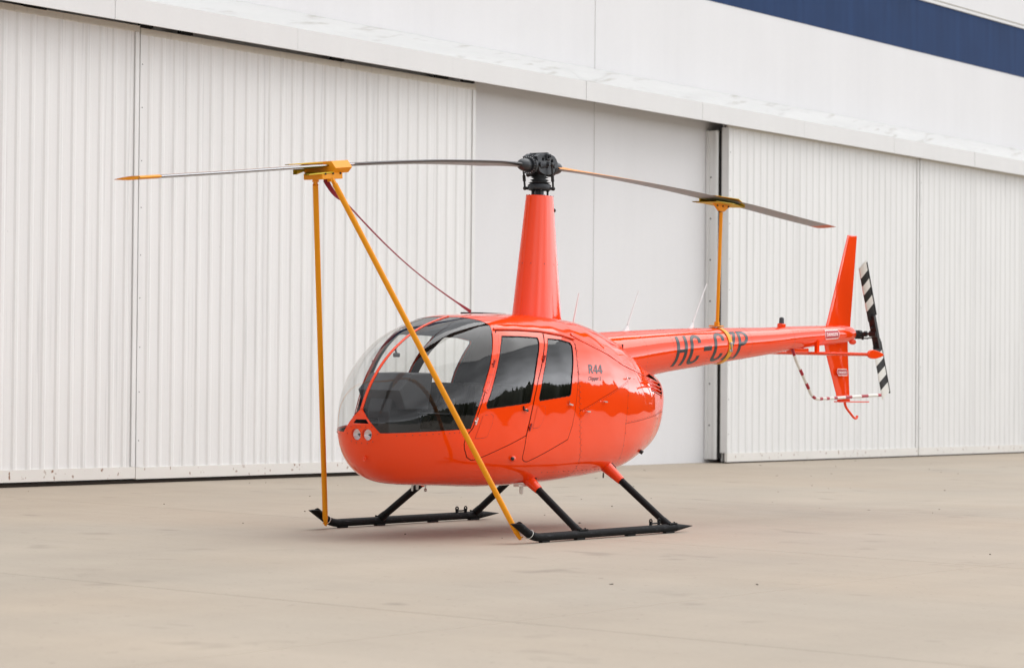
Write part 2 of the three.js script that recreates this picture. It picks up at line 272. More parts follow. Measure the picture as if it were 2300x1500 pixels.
// ------------------------------------------------------------------ hangar
const zS = -7.33, zA = -7.12, zB = -6.97, zF = -6.82, G = (z) => -TILT * z;   // wall, inner track, outer track, fascia; ground height at z
const hangar = thing('hangar', 'white hangar with blue stripe and corrugated sliding doors, behind the helicopter', 'building');
{
  const h = hangar;
  const uvW = (geo, sx = 6, sy = 6) => { const p = geo.attributes.position, n = geo.attributes.normal, u = geo.attributes.uv; for (let i = 0; i < p.count; i++) u.setXY(i, (Math.abs(n.getX(i)) > 0.7 ? p.getZ(i) : p.getX(i)) / sx, (Math.abs(n.getY(i)) > 0.7 ? p.getZ(i) : p.getY(i)) / sy); return geo; };
  for (const [a, b] of [[-12, -3.2], [-3.18, 11.881], [11.897, 26.9], [26.92, 42]]) part(h, 'wall_panel', uvW(rbox(b - a, 8.0, 0.2, 0.006, (a + b) / 2, 4.0, zS - 0.1)), M.wall);
  part(h, 'joint_backing', box(54, 8, 0.05, 15, 4.0, zS - 0.034), std(lin3(0.60, 0.59, 0.57), 0.9));
  part(h, 'blue_stripe', uvW(box(54, 0.9, 0.004, 15, 7.548, zS + 0.003), 4, 4), M.blue);
  part(h, 'parapet_trim', uvW(box(54, 0.05, 0.03, 15, 8.026, zS + 0.014)), M.fascia);
  part(h, 'parapet_panel', uvW(box(54, 1.6, 0.16, 15, 8.852, zS - 0.10)), M.wall);
  part(h, 'parapet_bead', uvW(box(54, 0.014, 0.02, 15, 8.075, zS + 0.0)), std(lin3(0.45, 0.42, 0.36), 0.8));
  // track cover: fascia boards, crumpled flashing on the slope above them
  const r = rng(11);
  for (let i = -4; i < 10; i++) {
    const x0 = 1.792 + 3.045 * i + 0.003, x1 = 1.792 + 3.045 * (i + 1) - 0.003, dz = (r() - 0.5) * 0.008;
    part(h, 'fascia_board', uvW(box(x1 - x0, 0.262, 0.02, (x0 + x1) / 2, 5.172 + 0.131, zF - 0.01 + dz), 5, 5), M.fascia);
    const NX = 44, NY = 10, pos = [], uv = [], idx = [];
    for (let a = 0; a <= NX; a++) for (let b = 0; b <= NY; b++) {
      const t = b / NY, x = x0 - 0.002 + (x1 - x0 + 0.004) * a / NX, crumple = (fbm(x * 0.9 - t * 0.9, t * 1.3 + x * 0.25, 9, 3) - 0.5) * 0.085 * Math.sin(Math.PI * Math.min(1, t * 1.1));
      pos.push(x, 5.434 + 0.30 * t + crumple + (t > 0.999 ? 0.02 * (fbm(x * 1.7, 3, 5, 3) - 0.5) : 0), zF + dz - (zF + dz - zS) * t + crumple * 0.6 + (b === NY ? 0.006 : 0)); uv.push(x / 10, t * 0.9);
    }
    for (let a = 0; a < NX; a++) for (let b = 0; b < NY; b++) { const k = a * (NY + 1) + b, l = k + NY + 1; idx.push(k, l, k + 1, k + 1, l, l + 1); }
    const g = new THREE.BufferGeometry(); g.setAttribute('position', new THREE.Float32BufferAttribute(pos, 3)); g.setAttribute('uv', new THREE.Float32BufferAttribute(uv, 2)); g.setIndex(idx); g.computeVertexNormals();
    part(h, 'flashing', g, M.flashing);
  }
  part(h, 'track_box', box(42, 0.02, 0.48, 11, 5.42, -7.085), M.black);
  part(h, 'door_track', [box(42, 0.10, 0.05, 11, 5.355, zA - 0.07), box(42, 0.10, 0.05, 11, 5.355, zB - 0.06)], M.trackIron);
  part(h, 'floor_track', [box(20, 0.08, 0.10, -1.2, G(zA) - 0.005, zA - 0.09), box(20, 0.06, 0.10, 25, G(zB) - 0.005, zB - 0.085)], M.trackIron);
  // hangers and broken cover pieces that show under the fascia
  for (const x of [0.9, 2.6, 3.25, 5.95, 8.05, 8.62]) part(h, 'track_hanger', box(0.16 + 0.25 * r(), 0.07, 0.05, x, 5.235, zA - 0.02), M.black);
}
function corrugated(x0, x1, y0, y1, z, pitch, depth) {   // ribs towards +z, pans set back
  const pts = []; let x = x0;
  const run = 0.026, top = 0.036;
  pts.push([x0, 0]);
  for (let c = x0 + pitch / 2; c < x1 - 0.03; c += pitch) { pts.push([c - top / 2 - run, 0], [c - top / 2, depth], [c + top / 2, depth], [c + top / 2 + run, 0]); }
  pts.push([x1, 0]);
  const pos = [], uv = [], v = [[y0], [y1]];
  for (let i = 0; i < pts.length - 1; i++) { const [a, da] = pts[i], [b, db] = pts[i + 1]; for (const [px, py, d] of [[a, y0, da], [b, y0, db], [b, y1, db], [a, y0, da], [b, y1, db], [a, y1, da]]) { pos.push(px, py, z + d); uv.push(px / 3.3, py / 5.3); } }
  const g = new THREE.BufferGeometry(); g.setAttribute('position', new THREE.Float32BufferAttribute(pos, 3)); g.setAttribute('uv', new THREE.Float32BufferAttribute(uv, 2)); g.computeVertexNormals(); return g;
}
function doorLeaf(x0, x1, z, thick, y0, y1, label, opt = {}) {
  const d = new THREE.Group(); d.name = 'sliding_door'; d.userData.label = label; hangar.add(d); const depth = 0.0125, st = 0.07;
  const uvR = (geo) => { const p = geo.attributes.position, u = geo.attributes.uv; for (let i = 0; i < p.count; i++) u.setXY(i, (p.getX(i) + p.getZ(i)) / 6, p.getY(i) / 1.5); return geo; };
  const n = Math.round((x1 - x0 - 2 * st) / 1.05), w = (x1 - x0 - 2 * st) / n;
  for (let i = 0; i < n; i++) part(d, 'cladding_sheet', corrugated(x0 + st + i * w, x0 + st + (i + 1) * w, y0 + 0.10, y1 - 0.055, z - depth - 0.003 - (i % 2) * 0.0022, w / 5, depth), M.sheet);
  part(d, 'bottom_rail', uvR(box(x1 - x0, 0.13, 0.045, (x0 + x1) / 2, y0 + 0.065, z - 0.0225)), M.rail);
  part(d, 'top_rail', uvR(box(x1 - x0 - 0.004, 0.07, 0.045, (x0 + x1) / 2, y1 - 0.035, z - 0.0225)), M.topRail);
  for (const s of [0, 1]) part(d, 'stile', uvR(box(st - (s ? 0.012 : 0), y1 - y0 - 0.204, 0.05, s ? x1 - st / 2 : x0 + st / 2, (y0 + y1) / 2 + 0.03, z - 0.024)), M.sheet);
  part(d, 'end_panel', uvR(box(0.03, y1 - y0 - 0.21, thick - 0.055, x0 + 0.016, (y0 + y1) / 2 + 0.03, z - 0.05 - (thick - 0.055) / 2)), M.sheet);
  part(d, 'back_sheet', uvR(box(x1 - x0 - 0.08, y1 - y0, 0.02, (x0 + x1) / 2, (y0 + y1) / 2, z - thick + 0.012)), M.sheet);
  const bolts = []; const r = rng(Math.round(x0 * 100) + 900); for (let y = y0 + 0.4; y < y1 - 0.3; y += 0.52) bolts.push(new THREE.SphereGeometry(0.006, 6, 4).translate(x0 + st * 0.5 + (r() - 0.5) * 0.01, y + r() * 0.1, z + 0.001));
  part(d, 'bolts', bolts, M.trackIron).userData.kind = 'stuff';
  return d;
}
doorLeaf(-3.79, 2.496, zA, 0.16, G(zA) + 0.055, 5.205, 'leftmost corrugated white hangar door leaf, cut off by the picture edge');
doorLeaf(2.507, 8.79, zA, 0.16, G(zA) + 0.048, 5.185, 'corrugated white hangar door leaf behind the left rotor blade, beside the plain wall');
doorLeaf(14.985, 21.275, zB, 0.13, G(zB) + 0.022, 5.24, 'corrugated white hangar door leaf behind the tail fin, beside the plain wall');
doorLeaf(21.31, 27.6, zB, 0.13, G(zB) + 0.022, 5.24, 'rightmost corrugated white hangar door leaf, cut off by the picture edge');
{
  const d = new THREE.Group(); d.name = 'sliding_door'; d.userData.label = 'beige steel edge of a stacked door beside the dark gap'; hangar.add(d);
  const uvR = (geo) => { const p = geo.attributes.position, u = geo.attributes.uv; for (let i = 0; i < p.count; i++) u.setXY(i, (p.getX(i) + p.getZ(i)) / 6, p.getY(i) / 5); return geo; };
  part(d, 'edge_channel', [uvR(box(0.05, 4.93, 0.045, 14.93, 2.655, -7.155)), uvR(box(0.05, 4.93, 0.045, 14.93, 2.655, -7.30)), uvR(box(0.03, 4.93, 0.10, 14.945, 2.655, -7.2275))], M.sheet);
  part(d, 'back_sheet', uvR(box(6.2, 4.93, 0.03, 18.06, 2.655, -7.165)), M.trackIron);
  part(d, 'edge_seal', box(0.02, 4.9, 0.05, 15.02, 2.655, -7.116), std(lin3(0.055, 0.055, 0.055), 0.8));
  const b = []; for (let y = 0.7; y < 5; y += 0.62) b.push(rod(V(14.926, y, -7.25), V(14.932, y, -7.25), 0.012, 0.012, 8)); part(d, 'bolts', b, M.trackIron).userData.kind = 'stuff';
}

// ------------------------------------------------------------------ helicopter
const heli = thing('helicopter', 'orange red light helicopter on black skids parked before the hangar', 'helicopter');
heli.rotation.x = TILT;
const BU = [0, 0.06, 0.12, 0.2, 0.28, 0.36, 0.45, 0.55, 0.66, 0.76, 0.85, 0.93, 1.0];
const BP = [
  [0.0000, 0.2107, 0.3572, 0.5356, 0.6371, 0.6780, 0.6538, 0.5815, 0.4497, 0.2909, 0.1409, 0.0570, 0.0000],     // half width
  [0.9300, 1.0736, 1.2731, 1.5253, 1.7189, 1.8247, 1.8467, 1.8229, 1.6962, 1.4941, 1.3763, 1.2719, 1.1000],     // roof line
  [0.9300, 0.7167, 0.5524, 0.4365, 0.4183, 0.4036, 0.4153, 0.4443, 0.4893, 0.5906, 0.7044, 0.8595, 1.1000],     // belly line
  [0.9300, 0.9300, 0.9247, 0.9515, 0.9369, 0.9350, 0.9151, 0.9318, 0.9601, 1.0090, 1.0613, 1.1079, 1.1000],     // height of the widest point
  [2.0000, 1.9940, 2.1551, 2.5880, 3.0219, 3.2445, 3.1555, 2.8780, 2.3941, 2.3000, 2.1785, 2.2203, 2.0000],     // roundness above and below it
  [2.0000, 2.0006, 2.2045, 2.5835, 2.9846, 3.5425, 3.9913, 3.6846, 3.0481, 2.3119, 1.9287, 1.6509, 1.9999]].map((y) => pchip(BU, y));
const bodyX = (u) => -0.17 - 2.235 * Math.cos(Math.PI * u), bodyU = (x) => Math.acos(Math.min(1, Math.max(-1, (-0.17 - x) / 2.235))) / Math.PI;
const dent = (x, v) => 0.0011 * (Math.sin(9.1 * x + 3.3 * v + 0.6) * Math.sin(5.7 * v - 2.3 * x) + 0.8 * Math.sin(14.3 * x - 6.1 * v + 2.1) * Math.sin(3.1 * x + 8.2 * v) + 0.5 * Math.sin(21 * x + 9.5 * v));
let lastU = -1, lastP = null;
function prof(u) { if (u !== lastU) { lastU = u; lastP = BP.map((f) => f(u)); } return lastP; }
function BODY(u, v, o) {
  const [w, yt, yb, yw, nt, nb] = prof(u), c = Math.cos(v), s = Math.sin(v), n = s >= 0 ? nt : nb, a = s >= 0 ? yt - yw : yw - yb;
  const q = Math.pow(Math.pow(Math.abs(c), n) + Math.pow(Math.abs(s), n), -1 / n);
  const x = bodyX(u), k = q * (1 + dent(x, v) * Math.min(1, (x + 2.3) * 3 > 0 ? (x + 2.3) * 3 : 0));   // sheet metal is never quite fair
  return o.set(x, yw + a * k * s, w * k * c);
}
BODY.center = (u) => [prof(u)[3], 0];
function sideZ(x, y) { const [w, yt, yb, yw, nt, nb] = prof(bodyU(x)), up = y >= yw, a = up ? yt - yw : yw - yb, n = up ? nt : nb; return w * Math.pow(Math.max(0, 1 - Math.pow(Math.abs((y - yw) / a), n)), 1 / n); }
function sideN(x, y, s = 1) { const e = 2e-3, zx = (sideZ(x + e, y) - sideZ(x - e, y)) / (2 * e), zy = (sideZ(x, y + e) - sideZ(x, y - e)) / (2 * e); return V(-zx, -zy, 1).normalize().multiply(V(1, 1, s)); }
const onSide = (x, y, s = 1, off = 0) => V(x, y, s * sideZ(x, y)).addScaledVector(sideN(x, y, s), off);

// outlines on the flank, in (x, y)
const wsRear = lin([[0.902, -1.743], [1.052, -1.677], [1.194, -1.611], [1.302, -1.553], [1.388, -1.501], [1.475, -1.455], [1.576, -1.394], [1.642, -1.347], [1.686, -1.314], [1.737, -1.272], [1.77, -1.278], [1.79, -1.30]]);
const wsLow = lin([[-2.40, 0.850], [-2.36, 0.854], [-2.173, 0.869], [-1.979, 0.883], [-1.743, 0.898]]);
const noseTri = poly([[0, 1.052], [0.198, 0.84], [0.205, 0.80], [-0.205, 0.80], [-0.198, 0.84]]);
const wind = (x, y, z) => Math.max((x - wsRear(y)) * 0.85, wsLow(x) - y, x < -2.15 ? -noseTri(z, y) : -1);
const split = [[-0.634, 1.691], [-0.691, 1.605], [-0.778, 1.486], [-0.891, 1.309], [-0.959, 1.162], [-1.022, 0.972], [-1.074, 0.841]];
const doorF = poly([[-1.272, 1.692], [-1.02, 1.697], ...split, [-1.370, 0.744], [-1.635, 0.653], [-1.685, 0.645], [-1.744, 0.672], [-1.786, 0.736], [-1.798, 0.778], [-1.789, 0.835], [-1.722, 0.905], [-1.655, 1.052], [-1.590, 1.194], [-1.532, 1.302], [-1.480, 1.388], [-1.434, 1.475], [-1.373, 1.576], [-1.326, 1.642]]);
const doorR = poly([[-0.353, 1.664], ...split.map(([a, b], i) => [a + 0.006, i ? b : b - 0.004]), [-1.080, 0.770], [-1.092, 0.676], [-1.080, 0.643], [-1.044, 0.627], [-1.008, 0.626], [-0.819, 0.682], [-0.422, 0.802], [-0.351, 0.916], [-0.310, 1.026], [-0.246, 1.290], [-0.212, 1.489], [-0.176, 1.60], [-0.173, 1.632]]);
const winF = poly([[-1.245, 1.640], [-1.009, 1.643], [-0.768, 1.638], [-0.775, 1.610], [-0.868, 1.480], [-0.926, 1.378], [-0.978, 1.260], [-1.028, 1.124], [-1.045, 1.117], [-1.562, 1.070], [-1.568, 1.090], [-1.527, 1.163], [-1.437, 1.348], [-1.383, 1.448], [-1.315, 1.556]], 0.010);
const winR = poly([[-0.600, 1.632], [-0.414, 1.628], [-0.255, 1.606], [-0.244, 1.588], [-0.284, 1.490], [-0.348, 1.340], [-0.392, 1.187], [-0.408, 1.176], [-0.872, 1.135], [-0.879, 1.146], [-0.799, 1.340], [-0.708, 1.494]], 0.010);
const lightHole = (z, y) => Math.min(Math.hypot(z - 0.075, y - 0.838), Math.hypot(z + 0.035, y - 0.838)) - 0.0475;
const intake = poly([[-0.035, 0.958], [0.065, 0.960], [0.098, 0.921], [-0.068, 0.921]]);
const louver = poly([[1.345, 1.342], [1.425, 1.269], [1.445, 1.205], [1.905, 1.155], [1.925, 1.200], [1.905, 1.268], [1.754, 1.322], [1.556, 1.362]]);
const stepHole = 0;
// engine bay panel lines
const bulk = lin([[0.4, -0.165], [0.589, -0.165], [0.849, -0.209], [1.042, -0.219], [1.17, -0.227], [1.331, -0.227], [1.491, -0.208], [1.604, -0.155], [1.66, -0.135], [1.7, -0.11], [1.85, -0.05]]);
const diag = lin([[-0.218, 1.038], [0.208, 1.154], [0.785, 1.294]]);
const cowl = lin([[0.4, 0.70], [0.736, 0.688], [0.919, 0.702], [1.002, 0.729], [1.169, 0.762], [1.294, 0.795], [1.444, 0.735], [1.7, 0.62]]);
const cowlLow = lin([[0.70, 0.923], [1.08, 0.948], [1.376, 0.970], [1.944, 1.013], [2.1, 1.02]]);
const ALL = [0, 1, 300], AROUND = [-Math.PI / 2, 1.5 * Math.PI, 420];
const rangeX = (a, b, n) => [bodyU(a), bodyU(b), n], PORT = [-Math.PI / 2, Math.PI / 2, 220], STAR = [Math.PI / 2, 1.5 * Math.PI, 220], side = (s) => (s > 0 ? PORT : STAR);
const gapD = 0.0032, gapP = 0.0016;

// cabin shell: nose tub, roof and door surrounds
const shell = part(heli, 'cabin_shell', skin(BODY, rangeX(-2.405, 0.02, 250), AROUND, (x, y, z) => {
  let d = Math.max(x - bulk(y) + gapP, -wind(x, y, z), -(doorF(x, y) - gapD), -(doorR(x, y) - gapD));
  if (x < -2.2) d = Math.max(d, -lightHole(z, y), -intake(z, y));
  return d;
}), M.paint);
// inner skin seen in the gaps and through the glass
const inLouver = (x, y) => (x > 1.2 ? louver(x, y) : 1);
part(heli, 'cabin_liner', skin(BODY, rangeX(-2.36, 2.03, 200), [-Math.PI / 2, 1.5 * Math.PI, 260], (x, y, z) => Math.max(-(wind(x, y, z) - 0.012), -(winF(x, y) - 0.008), -(winR(x, y) - 0.008), -(inLouver(x, y) - 0.004), x < -2.2 ? -(lightHole(z, y) - 0.004) : -1, x < -2.2 ? -(intake(z, y) - 0.004) : -1), -0.014), M.liner);
for (const s of [1, -1]) {
  const sd = (f) => (x, y, z) => f(x, y);
  part(heli, 'windshield', skin(BODY, rangeX(-2.405, -1.2, 120), side(s), (x, y, z) => Math.max(wind(x, y, z) - 0.004, 0.008 - s * z), -0.002), M.glass);
  for (const [door, win, name] of [[doorF, winF, 'f'], [doorR, winR, 'r']]) {
    const rx = name === 'f' ? rangeX(-1.83, -0.58, 130) : rangeX(-1.13, -0.13, 110);
    const dm = part(heli, 'cabin_door', skin(BODY, rx, side(s), (x, y) => Math.max(door(x, y) + gapD, -win(x, y)), 0.001), M.paint);
    part(dm, 'window', skin(BODY, rx, side(s), (x, y) => win(x, y) - 0.004, -0.004), M.tint);
    // window seal
part(dm, 'window_seal', skin(BODY, [rx[0], rx[1], rx[2] * 2], [side(s)[0], side(s)[1], 440], (x, y) => Math.abs(win(x, y) + 0.001) - 0.0034, 0.0018), M.black);
    // inspection flap outline and fittings
    const flap = name === 'f' ? poly([[-1.610, 0.998], [-1.521, 1.008], [-1.505, 0.998], [-1.516, 0.945], [-1.567, 0.845], [-1.599, 0.835], [-1.685, 0.830]], 0.008) : poly([[-0.908, 1.070], [-0.823, 1.077], [-0.801, 1.068], [-0.807, 1.015], [-0.851, 0.940], [-0.898, 0.913], [-0.968, 0.908]], 0.008);
    part(dm, 'vent_flap', skin(BODY, rx, side(s), (x, y) => flap(x, y) + 0.0008, 0.0030), M.paint);
part(dm, 'flap_seal', skin(BODY, [rx[0], rx[1], rx[2] * 2], [side(s)[0], side(s)[1], 440], (x, y) => Math.abs(flap(x, y)) - 0.0022, 0.0026), M.cutout);
    const hx = name === 'f' ? -1.126 : -0.428, hy = name === 'f' ? 1.067 : 1.112;
    const a = onSide(hx, hy + 0.016, s, 0.010), b = onSide(hx, hy - 0.012, s, 0.010), c = onSide(hx + 0.055, hy - 0.022, s, 0.014);
    part(dm, 'door_handle', [beam(a, b, 0.008, 0.012), beam(b, c, 0.014, 0.012)], name === 'f' ? M.hubDark : M.chrome);
    if (name === 'f') { const n = sideN(-1.079, 1.047, s), p = onSide(-1.079, 1.047, s); part(dm, 'door_lock', rod(p, p.clone().addScaledVector(n, 0.012), 0.016, 0.013, 16), M.chrome); }
    for (const [px, py] of name === 'f' ? [[-1.690, 0.960], [-1.46, 1.42]] : [[-1.018, 0.910], [-0.772, 1.471]]) { const p = onSide(px, py, s, 0.006); part(dm, 'hinge', [beam(p.clone().add(V(0.014, 0.028, 0)), p.clone().add(V(-0.014, -0.028, 0)), 0.012, 0.012), new THREE.SphereGeometry(0.008, 8, 6).translate(p.x - 0.018, p.y, p.z + 0.003 * s)], px === -1.690 ? M.chrome : M.cutout); }
  }
  // engine bay cladding, split along the panel lines
  const lowest = 0.46;
  const upper = part(heli, 'cowling_panel', skin(BODY, rangeX(-0.25, 0.85, 90), side(s), (x, y) => Math.max(bulk(y) - x + gapP, x - cowl(y) + gapP, diag(x) - y + gapP), 0), M.paint);
  part(heli, 'cowling_panel', skin(BODY, rangeX(-0.25, 0.85, 90), side(s), (x, y) => Math.max(bulk(y) - x + gapP, x - cowl(y) + gapP, y - diag(x) + gapP), 0), M.paint);
  part(heli, 'cowling_panel', skin(BODY, rangeX(0.55, 2.065, 110), side(s), (x, y) => Math.max(cowl(y) - x + gapP, cowlLow(x) - y + gapP, -louver(x, y)), 0), M.paint);
  part(heli, 'cowling_panel', skin(BODY, rangeX(0.55, 2.065, 110), side(s), (x, y) => Math.max(cowl(y) - x + gapP, y - cowlLow(x) + gapP), 0), M.paint);
  // cooling grille: recess and slats
  part(heli, 'grille_recess', skin(BODY, rangeX(1.25, 1.99, 60), side(s), (x, y) => louver(x, y) - 0.03, -0.045), M.cutout);
  for (let k = 0; k < 5; k++) {
    const pos = [], f = (x) => 1.338 - k * 0.036 - 0.115 * (x - 1.38), e = V(0, 0, 0);
    let xs = []; for (let i = 0; i <= 40; i++) { const x = 1.33 + 0.60 * i / 40; if (louver(x, f(x)) < 0.004) xs.push(x); }
    if (xs.length < 3) continue;
    const ring = (x) => { const o = onSide(x, f(x), s, 0.002), b = onSide(x, f(x) - 0.018, s, -0.040); return [o, o.clone().add(V(0, -0.007, -0.002 * s)), b.clone().add(V(0, -0.005, 0)), b]; };
    part(heli, 'grille_slat', loft(xs.map(ring)), M.paint);
  }
}
// roof gutter over the doors, door post covers, windshield divider, nose plate
const ribbon = (pts, w, off, th = 0.004) => loft(pts.map((p, i) => { const a = pts[Math.max(0, i - 1)], b = pts[Math.min(pts.length - 1, i + 1)]; const t = b.p.clone().sub(a.p).normalize(), n = p.n.clone(), c = new THREE.Vector3().crossVectors(n, t).normalize(); const q = p.p.clone().addScaledVector(n, off); return [q.clone().addScaledVector(c, w), q.clone().addScaledVector(c, w * 0.8).addScaledVector(n, th), q.clone().addScaledVector(c, -w * 0.8).addScaledVector(n, th), q.clone().addScaledVector(c, -w)]; }));
for (const s of [1, -1]) {
  const gut = []; for (let i = 0; i <= 50; i++) { const x = -1.285 + 1.13 * i / 50, y = lin([[-1.285, 1.702], [-1.02, 1.708], [-0.65, 1.702], [-0.353, 1.678], [-0.155, 1.645]])(x); gut.push({ p: onSide(x, y, s), n: sideN(x, y, s) }); }
  part(shell, 'rain_gutter', ribbon(gut, 0.009, 0.001, 0.012), M.paint);
  const ridge = lin([[-0.16, 1.690], [-0.05, 1.652], [0.154, 1.600], [0.43, 1.538], [0.737, 1.450], [1.05, 1.395], [1.187, 1.372], [1.33, 1.352]]), lip = []; for (let i = 0; i <= 60; i++) { const x = -0.15 + 1.45 * i / 60, y = ridge(x); lip.push({ p: onSide(x, y, s), n: sideN(x, y, s) }); }
  part(shell, 'fairing_lip', ribbon(lip, 0.016, 0.000, 0.007), M.paint);
  const post = []; for (let i = 0; i <= 40; i++) { const y = 1.195 + 0.475 * i / 40, x = wsRear(y) + 0.022; post.push({ p: onSide(x, y, s), n: sideN(x, y, s) }); }
  part(shell, 'door_post_cover', ribbon(post, 0.029, 0.002, 0.004), M.paint);
}
{
  const cl = []; for (let i = 0; i <= 90; i++) { const u = bodyU(-2.3795) + (bodyU(-1.27) - bodyU(-2.3795)) * i / 90, e = 1e-3, o = V(0, 0, 0), a = V(0, 0, 0), b = V(0, 0, 0); BODY(u, Math.PI / 2, o); BODY(u + e, Math.PI / 2, a); BODY(u - e, Math.PI / 2, b); a.sub(b).normalize(); cl.push({ p: o.clone(), n: V(-a.y, a.x, 0) }); }
  part(shell, 'windshield_divider', ribbon(cl, 0.0135, -0.002, 0.008), M.paint);
  const plate = poly([[0.015, 1.035], [0.19, 0.835], [0.125, 0.768], [0.015, 0.760], [-0.085, 0.768], [-0.155, 0.835]]);
  part(shell, 'nose_plate', skin(BODY, [0, 0.115, 60], [0, 2 * Math.PI, 420], (x, y, z) => Math.max(plate(z, y), -lightHole(z, y), -intake(z, y)), 0.003), M.paint);
  // air intake throat behind the slot
  part(shell, 'intake_throat', [box(0.10, 0.004, 0.16, -2.34, 0.918, 0.015), box(0.004, 0.06, 0.18, -2.30, 0.94, 0.015), box(0.10, 0.004, 0.14, -2.34, 0.962, 0.015)], M.black);
  part(shell, 'intake_lip', rod(V(-2.404, 0.918, -0.066), V(-2.400, 0.918, 0.096), 0.008, 0.008, 10), M.paint);
  part(shell, 'tow_ring', new THREE.TorusGeometry(0.017, 0.006, 10, 20).rotateY(Math.PI / 3).translate(-2.342, 0.645, 0.012), M.paint);
  // landing lamps
  for (const z of [0.075, -0.035]) {
    const l = part(heli, 'landing_lamp', new THREE.LatheGeometry([[0.047, 0.012], [0.049, 0.0], [0.0475, -0.05], [0.043, -0.05], [0.043, 0.004], [0.047, 0.012]].map(([a, b]) => new THREE.Vector2(a, b)), 32).rotateZ(Math.PI / 2).translate(-2.384, 0.838, z), M.paint);
    const prof = []; for (let i = 0; i <= 12; i++) { const t = i / 12; prof.push(new THREE.Vector2(0.0425 * t + 1e-4, -0.042 + 0.036 * t * t)); }
    part(l, 'reflector', new THREE.LatheGeometry(prof, 32).rotateZ(Math.PI / 2).translate(-2.388, 0.838, z), M.reflector);
    part(l, 'bulb', [rod(V(-2.352, 0.838, z), V(-2.372, 0.838, z), 0.008, 0.006, 12), beam(V(-2.372, 0.838, z), V(-2.378, 0.820, z + 0.028), 0.003, 0.004)], M.hubDark);
    const dome = new THREE.SphereGeometry(0.085, 32, 8, 0, 2 * Math.PI, 0, 0.52).rotateZ(Math.PI / 2).translate(-2.388 + 0.085 - 0.009, 0.838, z);
    part(l, 'lens', dome, M.lens);
  }
}
// rivet rows
{
  const riv = [], add = (p) => riv.push(new THREE.SphereGeometry(0.0042, 6, 4).translate(p.x, p.y, p.z));
  for (const s of [1, -1]) {
    for (let x = -2.30; x < -1.72; x += 0.045) add(onSide(x, wsLow(x) - 0.022, s));
    for (let y = 0.55; y < 1.6; y += 0.05) { add(onSide(bulk(y) + 0.018, y, s)); add(onSide(bulk(y) - 0.016, y + 0.02, s)); }
    for (let x = -0.17; x < 0.76; x += 0.035) add(onSide(x, diag(x) - 0.012, s));
    for (let y = 0.62; y < 1.28; y += 0.11) add(onSide(cowl(y) + 0.012, y, s));
    for (let x = 0.78; x < 1.85; x += 0.07) add(onSide(x, cowlLow(x) + 0.012, s));
    for (let x = 0.84; x < 1.30; x += 0.12) add(onSide(x, 1.315, s));
    for (let y = 1.21; y < 1.67; y += 0.062) { const x = wsRear(y); add(onSide(x + 0.010, y, s, 0.005)); add(onSide(x + 0.034, y, s, 0.005)); }
    for (let y = 0.92; y < 1.18; y += 0.035) add(onSide(wsRear(y) + 0.012, y, s));
    for (let x = -0.72; x < 0.5; x += 0.09) add(onSide(x, 0.53, s));
  }
  for (const [z, y] of [[0.165, 0.845], [0.12, 0.785], [0.07, 0.772], [0.015, 0.772], [-0.04, 0.772], [-0.09, 0.785], [-0.13, 0.845], [0.12, 0.90], [-0.085, 0.90], [0.065, 0.90], [-0.03, 0.90], [0.015, 0.90]]) {
    let lo = -2.41, hi = -2.0; for (let i = 0; i < 40; i++) { const m = (lo + hi) / 2; if (sideZ(m, y) > Math.abs(z)) hi = m; else lo = m; } add(V(hi - 0.004, y, z)); }
  const q = part(shell, 'rivets', riv, M.rivet); q.userData.kind = 'stuff';
}
// latches standing off the engine bay, clearance lamp, drains
for (const [x, y, m] of [[0.742, 1.318, M.chrome], [0.20, 1.118, M.chrome], [-0.12, 1.036, M.chrome]]) { const p = onSide(x, y, 1, 0.006), n = sideN(x, y); part(heli, 'cowling_latch', [rod(p, p.clone().addScaledVector(n, 0.016), 0.007, 0.007, 8), beam(p.clone().addScaledVector(n, 0.012), p.clone().add(V(0.062, -0.003, -0.012)).addScaledVector(n, 0.014), 0.008, 0.010)], m); }
for (const s of [1, -1]) { const p = onSide(-1.228, 0.654, s), n = sideN(-1.228, 0.654, s); const l = part(heli, 'position_lamp', at(new THREE.SphereGeometry(0.030, 16, 12).scale(1.25, 0.85, 0.7), p.x + 0.012, p.y, p.z), M.paint); part(l, 'lens', new THREE.SphereGeometry(0.0165, 14, 10).translate(p.x - 0.012 + n.x * 0.012, p.y + 0.001, p.z + n.z * 0.016), std(lin3(0.012, 0.015, 0.016), 0.08)); }
part(heli, 'drain_fitting', [rod(V(-1.74, 0.44, 0.03), V(-1.74, 0.375, 0.03), 0.010, 0.008, 8), rod(V(-1.70, 0.43, 0.05), V(-1.70, 0.385, 0.05), 0.012, 0.010, 8), rod(V(-1.55, 0.43, 0.02), V(-1.55, 0.385, 0.02), 0.006, 0.006, 8), new THREE.SphereGeometry(0.014, 10, 8).translate(-1.55, 0.378, 0.02)], M.bolt);
part(heli, 'antenna_block', [rbox(0.12, 0.02, 0.06, 0.006, -0.83, 0.418, 0.46), new THREE.CapsuleGeometry(0.017, 0.05, 6, 12).translate(-0.80, 0.385, 0.45)], M.whitePaint);
part(heli, 'roof_vent', rbox(0.34, 0.016, 0.24, 0.006, -0.56, 1.846, -0.16), M.gauge);
{ const p = onSide(1.30, 0.665), n = sideN(1.30, 0.665); part(heli, 'drain_stub', rod(p.clone().addScaledVector(n, -0.01), p.clone().addScaledVector(n, 0.03), 0.018, 0.018, 14), M.hubDark); }

